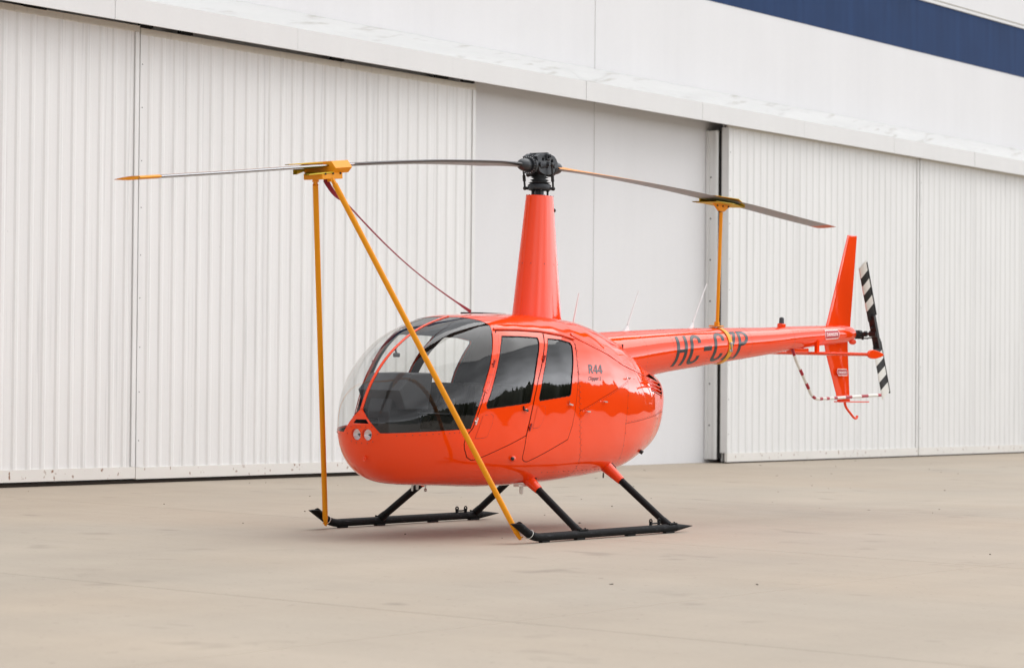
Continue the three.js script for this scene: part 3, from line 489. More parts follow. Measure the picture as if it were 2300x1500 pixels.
// lettering on the engine bay
const font = await new FontLoader().loadAsync('fonts/droid/droid_sans_bold.typeface.json');
function flankText(text, x0, x1, y0, y1, slant, name, mat, parent) {
  const g = new THREE.ShapeGeometry(font.generateShapes(text, 1), 6); g.computeBoundingBox(); const b = g.boundingBox, p = g.attributes.position, n = g.attributes.normal;
  for (let i = 0; i < p.count; i++) { const ty = (p.getY(i) - b.min.y) / (b.max.y - b.min.y), y = y0 + (y1 - y0) * ty, x = x0 + (x1 - x0) * (p.getX(i) - b.min.x) / (b.max.x - b.min.x) + slant * (y - y0), q = onSide(x, y, 1, 0.0018), m = sideN(x, y); p.setXYZ(i, q.x, q.y, q.z); n.setXYZ(i, m.x, m.y, m.z); }
  part(parent, name, g, mat);
}
{
  const panel = heli.children.filter((c) => c.name === 'cowling_panel')[0];
  flankText('R44', -0.035, 0.235, 1.358, 1.434, 0.12, 'lettering', M.inkGrey, panel);
  flankText('Clipper I', -0.062, 0.178, 1.288, 1.333, 0.25, 'lettering', M.inkGrey, panel);
}

// ------------------------------------------------------------------ cabin interior
{
  { const L = [], Rr = []; for (let i = 0; i <= 24; i++) { const x = -2.16 + 1.98 * i / 24, z = sideZ(x, 0.57) - 0.02; L.push(V(x, 0.57, z)); Rr.push(V(x, 0.57, -z)); } part(heli, 'cabin_floor', fan(L.concat(Rr.reverse())), M.liner); }
  { const ring = []; for (let j = 0; j < 60; j++) { const o = V(0, 0, 0); BODY(bodyU(-0.185), j / 60 * 2 * Math.PI, o); ring.push(V(-0.185, 0.93 + (o.y - 0.93) * 0.985, o.z * 0.975)); } part(heli, 'rear_bulkhead', fan(ring), M.liner); }
  const seat = (x, z, w) => {
    const s = part(heli, 'seat', rbox(0.50, 0.28, w, 0.04, x, 0.72, z), M.leather);
    part(s, 'backrest', at(rbox(0.10, 0.47, w, 0.04), x + 0.25, 1.02, z, 0, 0, -0.14), M.leather);
    const b = part(s, 'seat_belt', [beam(V(x + 0.19, 1.23, z + w * 0.2), V(x + 0.05, 0.90, z + w * 0.12), 0.045, 0.004, V(0, 0, 1)), beam(V(x + 0.19, 1.23, z - w * 0.2), V(x + 0.05, 0.90, z - w * 0.12), 0.045, 0.004, V(0, 0, 1))], M.gauge);
  };
  seat(-1.22, 0.30, 0.46); seat(-1.22, -0.30, 0.46); seat(-0.62, 0.29, 0.46); seat(-0.62, -0.29, 0.46);
  const side2 = (pts, w) => { const sh = new THREE.Shape(pts.map(([a, b]) => new THREE.Vector2(a, b))); return new THREE.ExtrudeGeometry(sh, { depth: w, bevelEnabled: true, bevelSize: 0.012, bevelThickness: 0.012, bevelSegments: 2 }).translate(0, 0, -w / 2); };
  const c = part(heli, 'instrument_console', [side2([[-2.14, 0.58], [-2.16, 1.02], [-2.10, 1.19], [-1.86, 1.19], [-1.78, 0.95], [-1.72, 0.58]], 0.20), side2([[-2.16, 1.19], [-2.01, 1.315], [-1.74, 1.325], [-1.80, 1.05], [-2.08, 1.05]], 0.40)], M.console);
  part(c, 'instrument_face', side2([[-1.755, 1.315], [-1.745, 1.315], [-1.79, 1.06], [-1.80, 1.06]], 0.36), M.gauge);
  for (const [a, b] of [[-0.13, 1.16], [-0.04, 1.16], [0.05, 1.16], [0.14, 1.16], [-0.09, 1.07], [0.0, 1.07], [0.09, 1.07]]) part(c, 'gauge', at(new THREE.TorusGeometry(0.034, 0.004, 8, 20).rotateY(Math.PI / 2), -1.755 + (b - 1.12) * 0.20, b + 0.05, a, 0, 0, -0.2), M.bolt);
  part(heli, 'cyclic_stick', [tube([V(-1.62, 0.58, 0), V(-1.66, 0.80, 0), V(-1.60, 1.00, 0)], 0.014, 20, 8), rod(V(-1.60, 1.00, -0.30), V(-1.60, 1.00, 0.30), 0.011), rod(V(-1.60, 1.00, 0.30), V(-1.58, 1.13, 0.30), 0.016, 0.018), rod(V(-1.60, 1.00, -0.30), V(-1.58, 1.13, -0.30), 0.016, 0.018)], M.hub);
  part(heli, 'pedal', [at(box(0.02, 0.12, 0.09), -2.06, 0.66, 0.34, 0, 0, 0.4), at(box(0.02, 0.12, 0.09), -2.02, 0.66, 0.22, 0, 0, 0.4)], M.hub);
  part(heli, 'compass', [rbox(0.04, 0.035, 0.05, 0.010, -1.95, 1.475, 0.0), rod(V(-1.95, 1.485, 0), V(-1.97, 1.525, 0), 0.008)], M.console);
  part(heli, 'roof_console', rbox(0.5, 0.04, 0.30, 0.012, -1.0, 1.785, 0), M.liner);
}

// ------------------------------------------------------------------ mast fairing and rotor head
{
  const mastSec = new THREE.SplineCurve([[-1, 0], [-0.97, 0.24], [-0.85, 0.52], [-0.62, 0.79], [-0.3, 0.96], [0, 1], [0.28, 0.97], [0.50, 0.89], [0.60, 0.80], [0.68, 0.68], [0.82, 0.42], [0.93, 0.20], [0.985, 0.08], [1, 0]].map((p) => new THREE.Vector2(...p)));
  const rings = [], rows = 30;
  for (let i = 0; i <= rows; i++) { const t = i / rows, y = 1.70 + 1.187 * t, k = Math.max(0, (y - 1.80) / 1.087), a = 0.302 + (0.155 - 0.302) * k, b = 0.168 + (0.098 - 0.168) * k, ring = [];
    for (let j = 0; j < 96; j++) { const q = j / 48, up = q <= 1 ? 1 : -1, k2 = up > 0 ? q : 2 - q, p = mastSec.getPoint(k2); ring.push(V(0.008 + a * p.x, y, up * b * p.y)); }
    rings.push(ring); }
  const mf = part(heli, 'mast_fairing', loft(rings), M.paint);
  const top = rings[rows]; part(mf, 'fairing_cap', fan(top), M.black);
  const riv = []; for (const f of [0.115, 0.5, 0.985]) { const ring = rings[Math.round(f * rows)]; for (let j = 0; j < 96; j += 7) riv.push(new THREE.SphereGeometry(0.0045, 6, 4).translate(ring[j].x, ring[j].y, ring[j].z)); }
  const rv = part(mf, 'rivets', riv, M.rivet); rv.userData.kind = 'stuff';
  part(mf, 'fairing_lamp', new THREE.SphereGeometry(0.018, 14, 10).translate(0.112, 2.765, 0.082), M.gauge);
  part(mf, 'lamp_base', new THREE.SphereGeometry(0.026, 14, 10).scale(1, 1, 0.6).translate(0.100, 2.763, 0.074), M.paint);
  part(heli, 'rotor_mast', rod(V(0, 2.80, 0), V(0, 3.14, 0), 0.042, 0.036, 24), M.hub);
  const sw = part(heli, 'swashplate', [new THREE.LatheGeometry([[0.05, 2.930], [0.092, 2.932], [0.102, 2.945], [0.102, 2.978], [0.088, 2.990], [0.05, 2.992]].map((p) => new THREE.Vector2(...p)), 40)], M.hub);
  part(sw, 'boot', new THREE.LatheGeometry([[0.05, 2.985], [0.098, 3.000], [0.060, 3.010], [0.084, 3.022], [0.050, 3.034], [0.078, 3.046], [0.045, 3.056]].map((p) => new THREE.Vector2(...p)), 40), M.hubDark);
  for (const [x, z] of [[-0.06, 0.06], [0.07, 0.04], [0.03, -0.08], [-0.075, -0.02]]) part(sw, 'control_rod', [rod(V(x, 2.86, z), V(x, 2.935, z), 0.009), new THREE.SphereGeometry(0.013, 10, 8).translate(x, 2.93, z)], M.hubDark);
  for (const [x, z, x2] of [[-0.075, -0.10, -0.11], [0.06, 0.105, 0.03]]) part(heli, 'pitch_link', [rod(V(x, 2.95, z), V(x2, 3.155, z * 1.02), 0.009), rod(V(x + (x2 - x) * 0.3, 3.01, z), V(x + (x2 - x) * 0.55, 3.06, z), 0.014), new THREE.SphereGeometry(0.018, 12, 8).translate(x, 2.95, z), new THREE.SphereGeometry(0.018, 12, 8).translate(x2, 3.155, z * 1.02), rod(V(x * 0.6, 2.95, z * 0.7), V(x, 2.95, z), 0.014)], M.hubDark);
  part(heli, 'mast_arm', [rbox(0.11, 0.07, 0.075, 0.01, 0, 3.075, 0), rod(V(-0.02, 3.062, -0.02), V(-0.11, 3.062, -0.04), 0.013), new THREE.SphereGeometry(0.020, 12, 8).translate(-0.115, 3.062, -0.04)], M.hubDark);
  // hub body: side cheeks with bolt bosses
  const cheek = new THREE.Shape(); cheek.moveTo(-0.15, 0.07); cheek.lineTo(-0.11, -0.05); cheek.quadraticCurveTo(-0.06, -0.075, 0, -0.075); cheek.quadraticCurveTo(0.06, -0.075, 0.11, -0.05); cheek.lineTo(0.16, 0.03); cheek.quadraticCurveTo(0.13, 0.09, 0.075, 0.095); cheek.lineTo(-0.10, 0.095); cheek.closePath();
  for (const [hx, hy, hr] of [[-0.062, 0.052, 0.018], [0.075, 0.046, 0.020], [0.0, -0.012, 0.016]]) { const p = new THREE.Path(); p.absarc(hx, hy, hr, 0, 2 * Math.PI, true); cheek.holes.push(p); }
  const ch = () => new THREE.ExtrudeGeometry(cheek, { depth: 0.034, bevelEnabled: true, bevelSize: 0.005, bevelThickness: 0.005, bevelSegments: 2, curveSegments: 12 });
  const hub = part(heli, 'rotor_hub', [ch().translate(0, 3.145, 0.038), ch().translate(0, 3.145, -0.072), rbox(0.23, 0.12, 0.10, 0.015, 0, 3.165, 0)], M.hub);
  part(hub, 'teeter_bolt', [rod(V(0.005, 3.228, -0.105), V(0.005, 3.228, 0.105), 0.020, 0.020, 18), rod(V(0.005, 3.228, 0.085), V(0.005, 3.228, 0.118), 0.012, 0.010, 6), rbox(0.055, 0.06, 0.06, 0.01, 0.005, 3.222, 0.062), rbox(0.03, 0.022, 0.19, 0.006, 0.0, 3.250, -0.01)], M.hub);
  for (const x of [-0.105, 0.105]) part(hub, 'coning_bolt', rod(V(x, 3.15, -0.095), V(x, 3.15, 0.095), 0.020, 0.020, 14), M.hub);
  // blades: aerofoil swept along the drooping span; root pitched up, washed out to the tip
  const yF = pchip([0.15, 0.349, 1.359, 1.952, 2.739, 3.114, 4.078, 4.833, 5.03], [3.140, 3.137, 3.082, 3.030, 2.948, 2.905, 2.790, 2.704, 2.682]);
  const yR = pchip([0.15, 0.304, 1.327, 2.088, 2.809, 3.393, 4.27, 4.989, 5.03], [3.145, 3.143, 3.118, 3.087, 3.047, 3.016, 2.952, 2.903, 2.900]);
  for (const [dir, yy, which] of [[-1, yF, 'front'], [1, yR, 'rear']]) {
    const grip = part(heli, 'blade_grip', [rod(V(dir * 0.135, 3.143, 0), V(dir * 0.165, 3.143, 0), 0.082, 0.082, 40), rod(V(dir * 0.165, 3.143, 0), V(dir * 0.178, 3.143, 0), 0.074, 0.066, 40), new THREE.SphereGeometry(0.056, 28, 20).scale(1.75, 1, 1).translate(dir * 0.222, yy(0.222), 0)], M.hub);
    const bolts = []; for (let k = 0; k < 20; k++) { const t = 2 * Math.PI * k / 20; bolts.push(rod(V(dir * 0.165, 3.143 + 0.0715 * Math.sin(t), 0.0715 * Math.cos(t)), V(dir * 0.174, 3.143 + 0.0715 * Math.sin(t), 0.0715 * Math.cos(t)), 0.0048, 0.0048, 6)); }
    const bb = part(grip, 'grip_bolts', bolts, M.bolt); bb.userData.kind = 'stuff';
    part(grip, 'pitch_horn', [loft([[V(dir * 0.15, 3.19, -dir * 0.05), V(dir * 0.15, 3.10, -dir * 0.05), V(dir * 0.12, 3.10, -dir * 0.055), V(dir * 0.12, 3.19, -dir * 0.055)], [V(dir * 0.05, 3.175, -dir * 0.105), V(dir * 0.05, 3.135, -dir * 0.105), V(dir * 0.02, 3.135, -dir * 0.11), V(dir * 0.02, 3.175, -dir * 0.11)]].map((r) => r)), rod(V(dir * 0.035, 3.155, -dir * 0.085), V(dir * 0.035, 3.155, -dir * 0.13), 0.016, 0.014, 12)], M.hub);
    const NS = 90, chord = (r) => 0.254 * Math.min(1, 0.42 + 0.58 * Math.max(0, Math.min(1, (r - 0.20) / 0.42)) ** 1.4), thick = (r) => (r < 0.62 ? 0.046 - 0.016 * Math.max(0, (r - 0.2) / 0.42) : 0.030);
    const foil = (t) => 5.0 * (0.2969 * Math.sqrt(t) - 0.126 * t - 0.3516 * t * t + 0.2843 * t ** 3 - 0.1015 * t ** 4);
    const P = (r, t, up) => { const c = chord(r), th = (dir < 0 ? 8.5 - 6.3 * Math.min(1, r / 3) : 8.5 - 8 * Math.min(1, r / 2.6)) * Math.PI / 180, z = c * (0.26 - t), y = (up ? 1 : -1) * thick(r) * foil(t) * 0.93; return V(dir * r, yy(r) + y * Math.cos(th) + z * Math.sin(th), -dir * (z * Math.cos(th) - y * Math.sin(th))); };
    const sheet = (r0, r1, t0, t1, up, n = NS) => { const rows = []; for (let i = 0; i <= n; i++) { const r = r0 + (r1 - r0) * i / n, row = []; for (let j = 0; j <= 10; j++) row.push(P(r, t0 + (t1 - t0) * j / 10, up)); rows.push(row); } const pos = [], uv = [], idx = [], m = 11; rows.forEach((row, i) => row.forEach((p, j) => { pos.push(p.x, p.y, p.z); uv.push(p.x / 2, j / 10); })); for (let i = 0; i < n; i++) for (let j = 0; j < 10; j++) { const k = i * m + j, l = k + m; idx.push(k, l, k + 1, k + 1, l, l + 1); } const g = new THREE.BufferGeometry(); g.setAttribute('position', new THREE.Float32BufferAttribute(pos, 3)); g.setAttribute('uv', new THREE.Float32BufferAttribute(uv, 2)); g.setIndex(idx); g.computeVertexNormals(); return g; };
    const nosePiece = (r0, r1, n = NS) => { const rings = []; for (let i = 0; i <= n; i++) { const r = r0 + (r1 - r0) * i / n, row = []; for (let j = 0; j <= 12; j++) { const s = (j - 6) / 6, t = 0.15 * s * s; row.push(P(r, t, s > 0)); } rings.push(row); } const pos = [], uv = [], idx = [], m = 13; rings.forEach((row) => row.forEach((p, j) => { pos.push(p.x, p.y, p.z); uv.push(p.x / 2, j / 12); })); for (let i = 0; i < n; i++) for (let j = 0; j < 12; j++) { const k = i * m + j, l = k + m; idx.push(k, l, k + 1, k + 1, l, l + 1); } const g = new THREE.BufferGeometry(); g.setAttribute('position', new THREE.Float32BufferAttribute(pos, 3)); g.setAttribute('uv', new THREE.Float32BufferAttribute(uv, 2)); g.setIndex(idx); g.computeVertexNormals(); return g; };
    const tipR = which === 'front' ? 4.80 : 4.86;
    const b = part(heli, 'main_rotor_blade', which === 'front' ? sheet(0.20, 2.62, 0.15, 1, false) : sheet(0.20, tipR, 0.15, 1, false), M.bladeGrey, which === 'front' ? 'rotor blade over the nose' : 'rotor blade over the tail boom');
    if (which === 'front') part(b, 'outer_underside', sheet(2.62, tipR, 0.15, 1, false), M.bladeUnder);
    part(b, 'upper_skin', sheet(0.20, tipR, 0.15, 1, true), M.bladeTop);
    part(b, 'root_leading_edge', nosePiece(0.20, which === 'front' ? 2.62 : 1.2, 40), M.bladeBlack);
    part(b, 'leading_edge', nosePiece(which === 'front' ? 2.62 : 1.2, tipR, 60), M.steel);
    part(b, 'tip_cap', [nosePiece(tipR, 5.02, 6), sheet(tipR, 5.03, 0.15, 1, false, 6), sheet(tipR, 5.03, 0.15, 1, true, 6), fan([0, 0.1, 0.3, 0.6, 1].map((t) => P(5.025, t, true)).concat([0.6, 0.3, 0.1].map((t) => P(5.025, t, false))))], which === 'front' ? M.yellow : std(lin3(0.55, 0.13, 0.04), 0.5));
  }
}

// ------------------------------------------------------------------ tail boom
const boomY = pchip([0.30, 0.663, 1.3, 1.94, 2.63, 3.125, 3.98, 4.59, 5.16, 5.58, 5.72, 5.79], [1.41, 1.435, 1.50, 1.567, 1.618, 1.651, 1.707, 1.755, 1.788, 1.810, 1.815, 1.818]);
const boomR = pchip([0.30, 0.663, 1.3, 1.94, 2.63, 3.125, 3.98, 4.59, 5.16, 5.58, 5.72, 5.79], [0.29, 0.276, 0.243, 0.208, 0.185, 0.167, 0.136, 0.115, 0.101, 0.087, 0.074, 0.035]);
function BOOM(u, v, o) { const x = 0.30 + 5.49 * u, r = boomR(x); return o.set(x, boomY(x) + r * Math.sin(v), r * Math.cos(v)); }
BOOM.center = (u) => [boomY(0.30 + 5.49 * u), 0];
const onBoom = (x, v, off = 0) => V(x, boomY(x) + (boomR(x) + off) * Math.sin(v), (boomR(x) + off) * Math.cos(v));
{
  const scoopHole = (x, y, z) => (z > 0 ? poly([[0.80, 1.655], [0.985, 1.622], [1.005, 1.535], [0.82, 1.545]])(x, y) : 1);
  const boom = part(heli, 'tail_boom', skin(BOOM, [0, 1, 220], [-Math.PI / 2, 1.5 * Math.PI, 72], () => -1), M.paint);
  part(boom, 'end_cap', fan(Array.from({ length: 24 }, (_, i) => onBoom(5.79, i / 24 * 2 * Math.PI))), M.hubDark);
  // air scoop with its dark mouth
  part(boom, 'air_scoop', loft([[V(0.74, 1.60, 0.235), V(0.74, 1.60, 0.236), V(0.74, 1.595, 0.236), V(0.74, 1.595, 0.235)], [V(0.955, 1.628, 0.165), V(0.955, 1.628, 0.262), V(0.975, 1.535, 0.285), V(0.975, 1.535, 0.20)]]), M.paint);
  part(boom, 'scoop_mouth', box(0.004, 0.080, 0.055, 0.972, 1.580, 0.245), M.black);
  // registration: stroked capitals wrapped round the cone
  const seg = (ax, ay, bx, by) => (x, y) => { const ex = bx - ax, ey = by - ay, t = Math.max(0, Math.min(1, ((x - ax) * ex + (y - ay) * ey) / (ex * ex + ey * ey))); return Math.hypot(x - ax - ex * t, y - ay - ey * t); };
  const boxd = (x0, y0, x1, y1) => (x, y) => Math.max(Math.max(x0 - x, x - x1), Math.max(y0 - y, y - y1));
  const H = 1, w = 0.42, t = 0.118;
  const arcC = (x, y, open) => { const r = w / 2, cy = Math.max(r, Math.min(H - r, y)), d = Math.abs(Math.hypot(x - r, y - cy) - (r - t / 2)) - t / 2; return open ? Math.max(d, -Math.max(Math.abs(y - 0.5) - 0.20, r - x + 0.02)) : d; };
  const glyph = {
    H: (x, y) => Math.min(boxd(0, 0, t, H)(x, y), boxd(w - t, 0, w, H)(x, y), boxd(0, 0.5 - t / 2 + 0.02, w, 0.5 + t / 2)(x, y)),
    C: (x, y) => arcC(x, y, true), '-': boxd(0.03, 0.43, 0.35, 0.57),
    Z: (x, y) => Math.min(boxd(0, 0, w, t * 0.9)(x, y), boxd(0, H - t * 0.9, w, H)(x, y), Math.max(seg(t * 0.45, t * 0.4, w - t * 0.45, H - t * 0.4)(x, y) - t * 0.5, boxd(0, 0, w, H)(x, y))),
    P: (x, y) => { const r = 0.26, cy = H - r, q = Math.max(Math.hypot(Math.max(0, x - (w - r)), y - cy) - r, -x, -(y - cy + r)), inn = Math.max(Math.hypot(Math.max(0, x - (w - r)), y - cy) - (r - t), t - x, -(y - cy + r - t)); return Math.min(boxd(0, 0, t, H)(x, y), Math.max(q, -inn)); } };
  const word = [['H', 1.985], ['C', 2.238], ['-', 2.478], ['C', 2.690], ['Z', 2.940], ['P', 3.165]];
  for (const s of [1]) for (const [ch, x0] of word) {
    const hgt = 0.300, sc = 0.475;
    const sdf = (x, y, z) => { const v = Math.atan2(y - boomY(x), z), arc = v * boomR(x); return glyph[ch]((x - x0 - 0.20 * (arc + 0.152)) / sc + 0.065, (arc + 0.152) / hgt) * 0.3; };
    part(boom, 'registration_letter', skin(BOOM, [(x0 - 0.05 - 0.3) / 5.49, (x0 + 0.26 - 0.3) / 5.49, 100], [-1.2, 1.15, 120], sdf, 0.0018), M.ink);
  }
  const riv = []; for (const x of [1.45, 1.95, 2.6, 3.45, 4.35, 5.0]) for (let v = -1.5; v < 1.6; v += 0.16) { const p = onBoom(x, v); riv.push(new THREE.SphereGeometry(0.0036, 5, 4).translate(p.x, p.y, p.z)); }
  for (let x = 1.9; x < 4.6; x += 0.06) { const p = onBoom(x, -1.05); riv.push(new THREE.SphereGeometry(0.0034, 5, 4).translate(p.x, p.y, p.z)); }
  const rv = part(boom, 'rivets', riv, M.rivet); rv.userData.kind = 'stuff';
  // warning plates
  const cv = document.createElement('canvas'); cv.width = 512; cv.height = 224; const cx = cv.getContext('2d');
  cx.fillStyle = '#f4efe9'; cx.fillRect(0, 0, 512, 224); cx.fillStyle = '#b3162b';
  cx.beginPath(); cx.moveTo(14, 112); cx.lineTo(44, 22); cx.lineTo(468, 22); cx.lineTo(498, 112); cx.lineTo(468, 202); cx.lineTo(44, 202); cx.closePath(); cx.fill();
  cx.fillStyle = '#f4efe9'; cx.font = 'bold 112px sans-serif'; cx.textAlign = 'center'; cx.textBaseline = 'middle'; cx.save(); cx.translate(256, 116); cx.scale(0.86, 1); cx.fillText('DANGER', 0, 0); cx.restore();
  const dt = new THREE.CanvasTexture(cv); dt.colorSpace = THREE.SRGBColorSpace; dt.magFilter = THREE.LinearFilter;
  M.danger = std(0xffffff, 0.35, 0, { map: dt });
  const plateGeo = (f, hex) => { const pos = [], uv = [], idx = [], n = 24, m = 10; for (let i = 0; i <= n; i++) for (let j = 0; j <= m; j++) { const a = i / n, b = j / m, pinch = hex * 0.09 * Math.abs(b - 0.5) * 2; const aa = pinch + (1 - 2 * pinch) * a, p = f(aa, b); pos.push(p.x, p.y, p.z); uv.push(aa, b); } for (let i = 0; i < n; i++) for (let j = 0; j < m; j++) { const k = i * (m + 1) + j, l = k + m + 1; idx.push(k, l, k + 1, k + 1, l, l + 1); } const g = new THREE.BufferGeometry(); g.setAttribute('position', new THREE.Float32BufferAttribute(pos, 3)); g.setAttribute('uv', new THREE.Float32BufferAttribute(uv, 2)); g.setIndex(idx); g.computeVertexNormals(); return g; };
  part(boom, 'warning_plate', plateGeo((a, b) => onBoom(4.995 + 0.335 * a, -0.36 + 0.98 * b, 0.002), 1), M.danger, 'red and white DANGER plate on the boom');
  // fins: tapered aerofoil slabs
  const finSec = (y, x0, x1, th, z0 = 0) => { const r = []; for (let j = 0; j < 32; j++) { const t = j / 32 * 2 * Math.PI, c = 0.5 - 0.5 * Math.cos(t); r.push(V(x0 + (x1 - x0) * c, y, z0 + Math.sign(Math.sin(t)) * th * 2.2 * (0.2969 * Math.sqrt(c) - 0.126 * c - 0.3516 * c * c + 0.2843 * c ** 3 - 0.1036 * c ** 4))); } return r; };
  const up = [finSec(1.82, 5.165, 5.725, 0.055), finSec(2.0, 5.252, 5.742, 0.052), finSec(2.835, 5.622, 5.835, 0.030), finSec(2.848, 5.630, 5.833, 0.020)];
  const fin = part(heli, 'upper_fin', [loft(up), fan(up[3])], M.paint);
  const lo = [finSec(1.80, 5.14, 5.68, 0.055), finSec(1.62, 5.205, 5.692, 0.052), finSec(1.135, 5.480, 5.755, 0.034), finSec(1.122, 5.490, 5.75, 0.020)];
  const fin2 = part(heli, 'lower_fin', [loft(lo), fan(lo[3])], M.paint);
  part(fin2, 'warning_plate', plateGeo((a, b) => V(5.388 + 0.24 * a + 0.020 * (1 - b), 1.378 + 0.072 * b, 0.0400 - 0.012 * Math.abs(a - 0.35)), 1), M.danger, 'red and white DANGER plate on the lower fin');
  // stabiliser with end plates
  const st = []; for (const z of [-0.68, 0, 0.68]) { const r = []; for (let j = 0; j < 24; j++) { const t = j / 24 * 2 * Math.PI, c = 0.5 - 0.5 * Math.cos(t); r.push(V(4.84 + 0.31 * c - 0.06 * (1 - Math.abs(z) / 0.68), 1.60 - Math.sign(Math.sin(t)) * 0.10 * (0.2969 * Math.sqrt(c) - 0.126 * c - 0.3516 * c * c + 0.2843 * c ** 3 - 0.1036 * c ** 4) * 1.9, z)); } st.push(r); }
  const stab = part(heli, 'horizontal_stabiliser', loft(st), M.paint);
  for (const z of [-0.685, 0.685]) { const s2 = new THREE.Shape(); s2.moveTo(4.835, 1.600); s2.bezierCurveTo(4.85, 1.655, 4.97, 1.655, 5.15, 1.608); s2.bezierCurveTo(5.16, 1.60, 5.16, 1.60, 5.15, 1.594); s2.bezierCurveTo(4.99, 1.555, 4.85, 1.55, 4.835, 1.600); part(stab, 'end_plate', new THREE.ExtrudeGeometry(s2, { depth: 0.012, bevelEnabled: true, bevelSize: 0.006, bevelThickness: 0.005, bevelSegments: 2, curveSegments: 14 }).translate(0, 0, z - 0.006), M.paint); }
  part(stab, 'mount', [box(0.05, 0.14, 0.03, 4.86, 1.67, 0.09), box(0.05, 0.14, 0.03, 4.86, 1.67, -0.09), rbox(0.30, 0.05, 0.10, 0.01, 4.62, 1.625, 0)], M.paint);
  // guard tube, banded red and white
  const gp = [V(4.42, 1.640, 0.05), V(4.52, 1.510, 0.05), V(4.65, 1.375, 0.05), V(4.77, 1.250, 0.05), V(4.84, 1.180, 0.05), V(4.93, 1.142, 0.05), V(5.10, 1.140, 0.052), V(5.48, 1.152, 0.055), V(5.95, 1.168, 0.055), V(6.42, 1.184, 0.055)];
  const curve = new THREE.CatmullRomCurve3(gp, false, 'centripetal'), L = curve.getLength(); const guard = new THREE.Group(); guard.name = 'tail_guard'; heli.add(guard);
  const cuts = [0, 0.09, 0.30, 0.39, 0.52, 0.61, 0.73, 0.80, 0.90, 0.97, 1.06, 1.13, 1.24, 1.32, 1.52, 1.68, 1.92, 2.09, 2.34, 2.52]; 
  for (let i = 0; i < cuts.length - 1; i++) { const a = cuts[i] / 2.52, b = cuts[i + 1] / 2.52, pts = []; for (let k = 0; k <= 6; k++) pts.push(curve.getPointAt(Math.min(1, a + (b - a) * k / 6))); part(guard, 'guard_band', new THREE.TubeGeometry(new THREE.CatmullRomCurve3(pts), 10, 0.0165, 10, false), i % 2 ? M.whitePaint : M.redBand); }
  part(heli, 'fin_foot', [rbox(0.62, 0.012, 0.09, 0.004, 5.80, 1.108, 0.0), rbox(0.20, 0.03, 0.05, 0.006, 5.62, 1.125, 0)], M.paint);
  part(heli, 'tail_skid', tube([V(5.64, 1.12, 0), V(5.67, 1.06, 0), V(5.78, 0.985, 0), V(5.87, 0.937, 0), V(5.91, 0.935, 0), V(5.93, 0.955, 0)], 0.014, 30, 10), M.paint);
  // beacon, whip antennas
  const be = part(heli, 'beacon', rbox(0.075, 0.05, 0.065, 0.012, 4.282, 1.865, 0), M.paint); part(be, 'beacon_lamp', [rod(V(4.282, 1.89, 0), V(4.282, 1.945, 0), 0.027, 0.024, 18), rod(V(4.282, 1.945, 0), V(4.282, 1.952, 0), 0.02, 0.012, 18)], std(lin3(0.045, 0.05, 0.06), 0.25));
  for (const [x0, y0, x1, y1] of [[0.545, 1.700, 0.650, 2.065], [1.42, 1.742, 1.625, 2.112], [2.545, 1.790, 2.825, 2.231]]) {
    const a = V(x0, y0, 0), b = V(x1, y1, 0), d = b.clone().sub(a), q = a.clone().addScaledVector(d, 0.16);
    const an = part(heli, 'whip_antenna', rod(q, b, 0.009, 0.0055, 10), M.antenna);
    part(an, 'antenna_base', loft([[V(x0 - 0.07, y0 - 0.01, 0), V(x0, y0 - 0.01, 0.016), V(x0 + 0.075, y0 - 0.008, 0), V(x0, y0 - 0.01, -0.016)], [q.clone().add(V(-0.012, 0, 0)), q.clone().add(V(0, 0, 0.009)), q.clone().add(V(0.012, 0, 0)), q.clone().add(V(0, 0, -0.009))]]), M.antenna);
  }
  // tail rotor
  const gb = part(heli, 'tail_gearbox', [rod(V(5.78, 1.820, -0.02), V(5.86, 1.820, 0.06), 0.040, 0.036, 18), rbox(0.08, 0.08, 0.10, 0.015, 5.845, 1.820, 0.02), rod(V(5.862, 1.822, 0.03), V(5.862, 1.824, 0.215), 0.014, 0.014, 14), rod(V(5.84, 1.775, 0.0), V(5.84, 1.775, 0.16), 0.007, 0.007, 8), rod(V(5.84, 1.76, 0.09), V(5.84, 1.84, 0.10), 0.012, 0.012, 8), rod(V(5.862, 1.822, 0.10), V(5.862, 1.822, 0.125), 0.030, 0.030, 16), rod(V(5.885, 1.78, 0.13), V(5.90, 1.78, 0.20), 0.006, 0.006, 8)], M.tail);
  const tc = V(5.862, 1.86, 0.215), ax = V(-0.295, 0.681, 0).normalize(), pr = V(0.681, 0.295, 0).normalize();
  const tr = part(heli, 'tail_rotor_hub', [beam(tc.clone().addScaledVector(ax, -0.20), tc.clone().addScaledVector(ax, 0.17), 0.045, 0.07, V(0, 0, 1)), rod(tc.clone().add(V(0, -0.036, -0.05)), tc.clone().add(V(0, -0.036, 0.03)), 0.034, 0.034, 16), rod(tc.clone().addScaledVector(pr, -0.07).addScaledVector(ax, 0.05), tc.clone().addScaledVector(pr, 0.03).addScaledVector(ax, 0.05), 0.010), rod(tc.clone().addScaledVector(pr, -0.05).addScaledVector(ax, -0.14), tc.clone().addScaledVector(pr, 0.04).addScaledVector(ax, -0.14), 0.010), rod(tc.clone().addScaledVector(ax, 0.14).addScaledVector(pr, -0.045), tc.clone().addScaledVector(ax, 0.14).addScaledVector(pr, 0.045), 0.010)], M.tail);
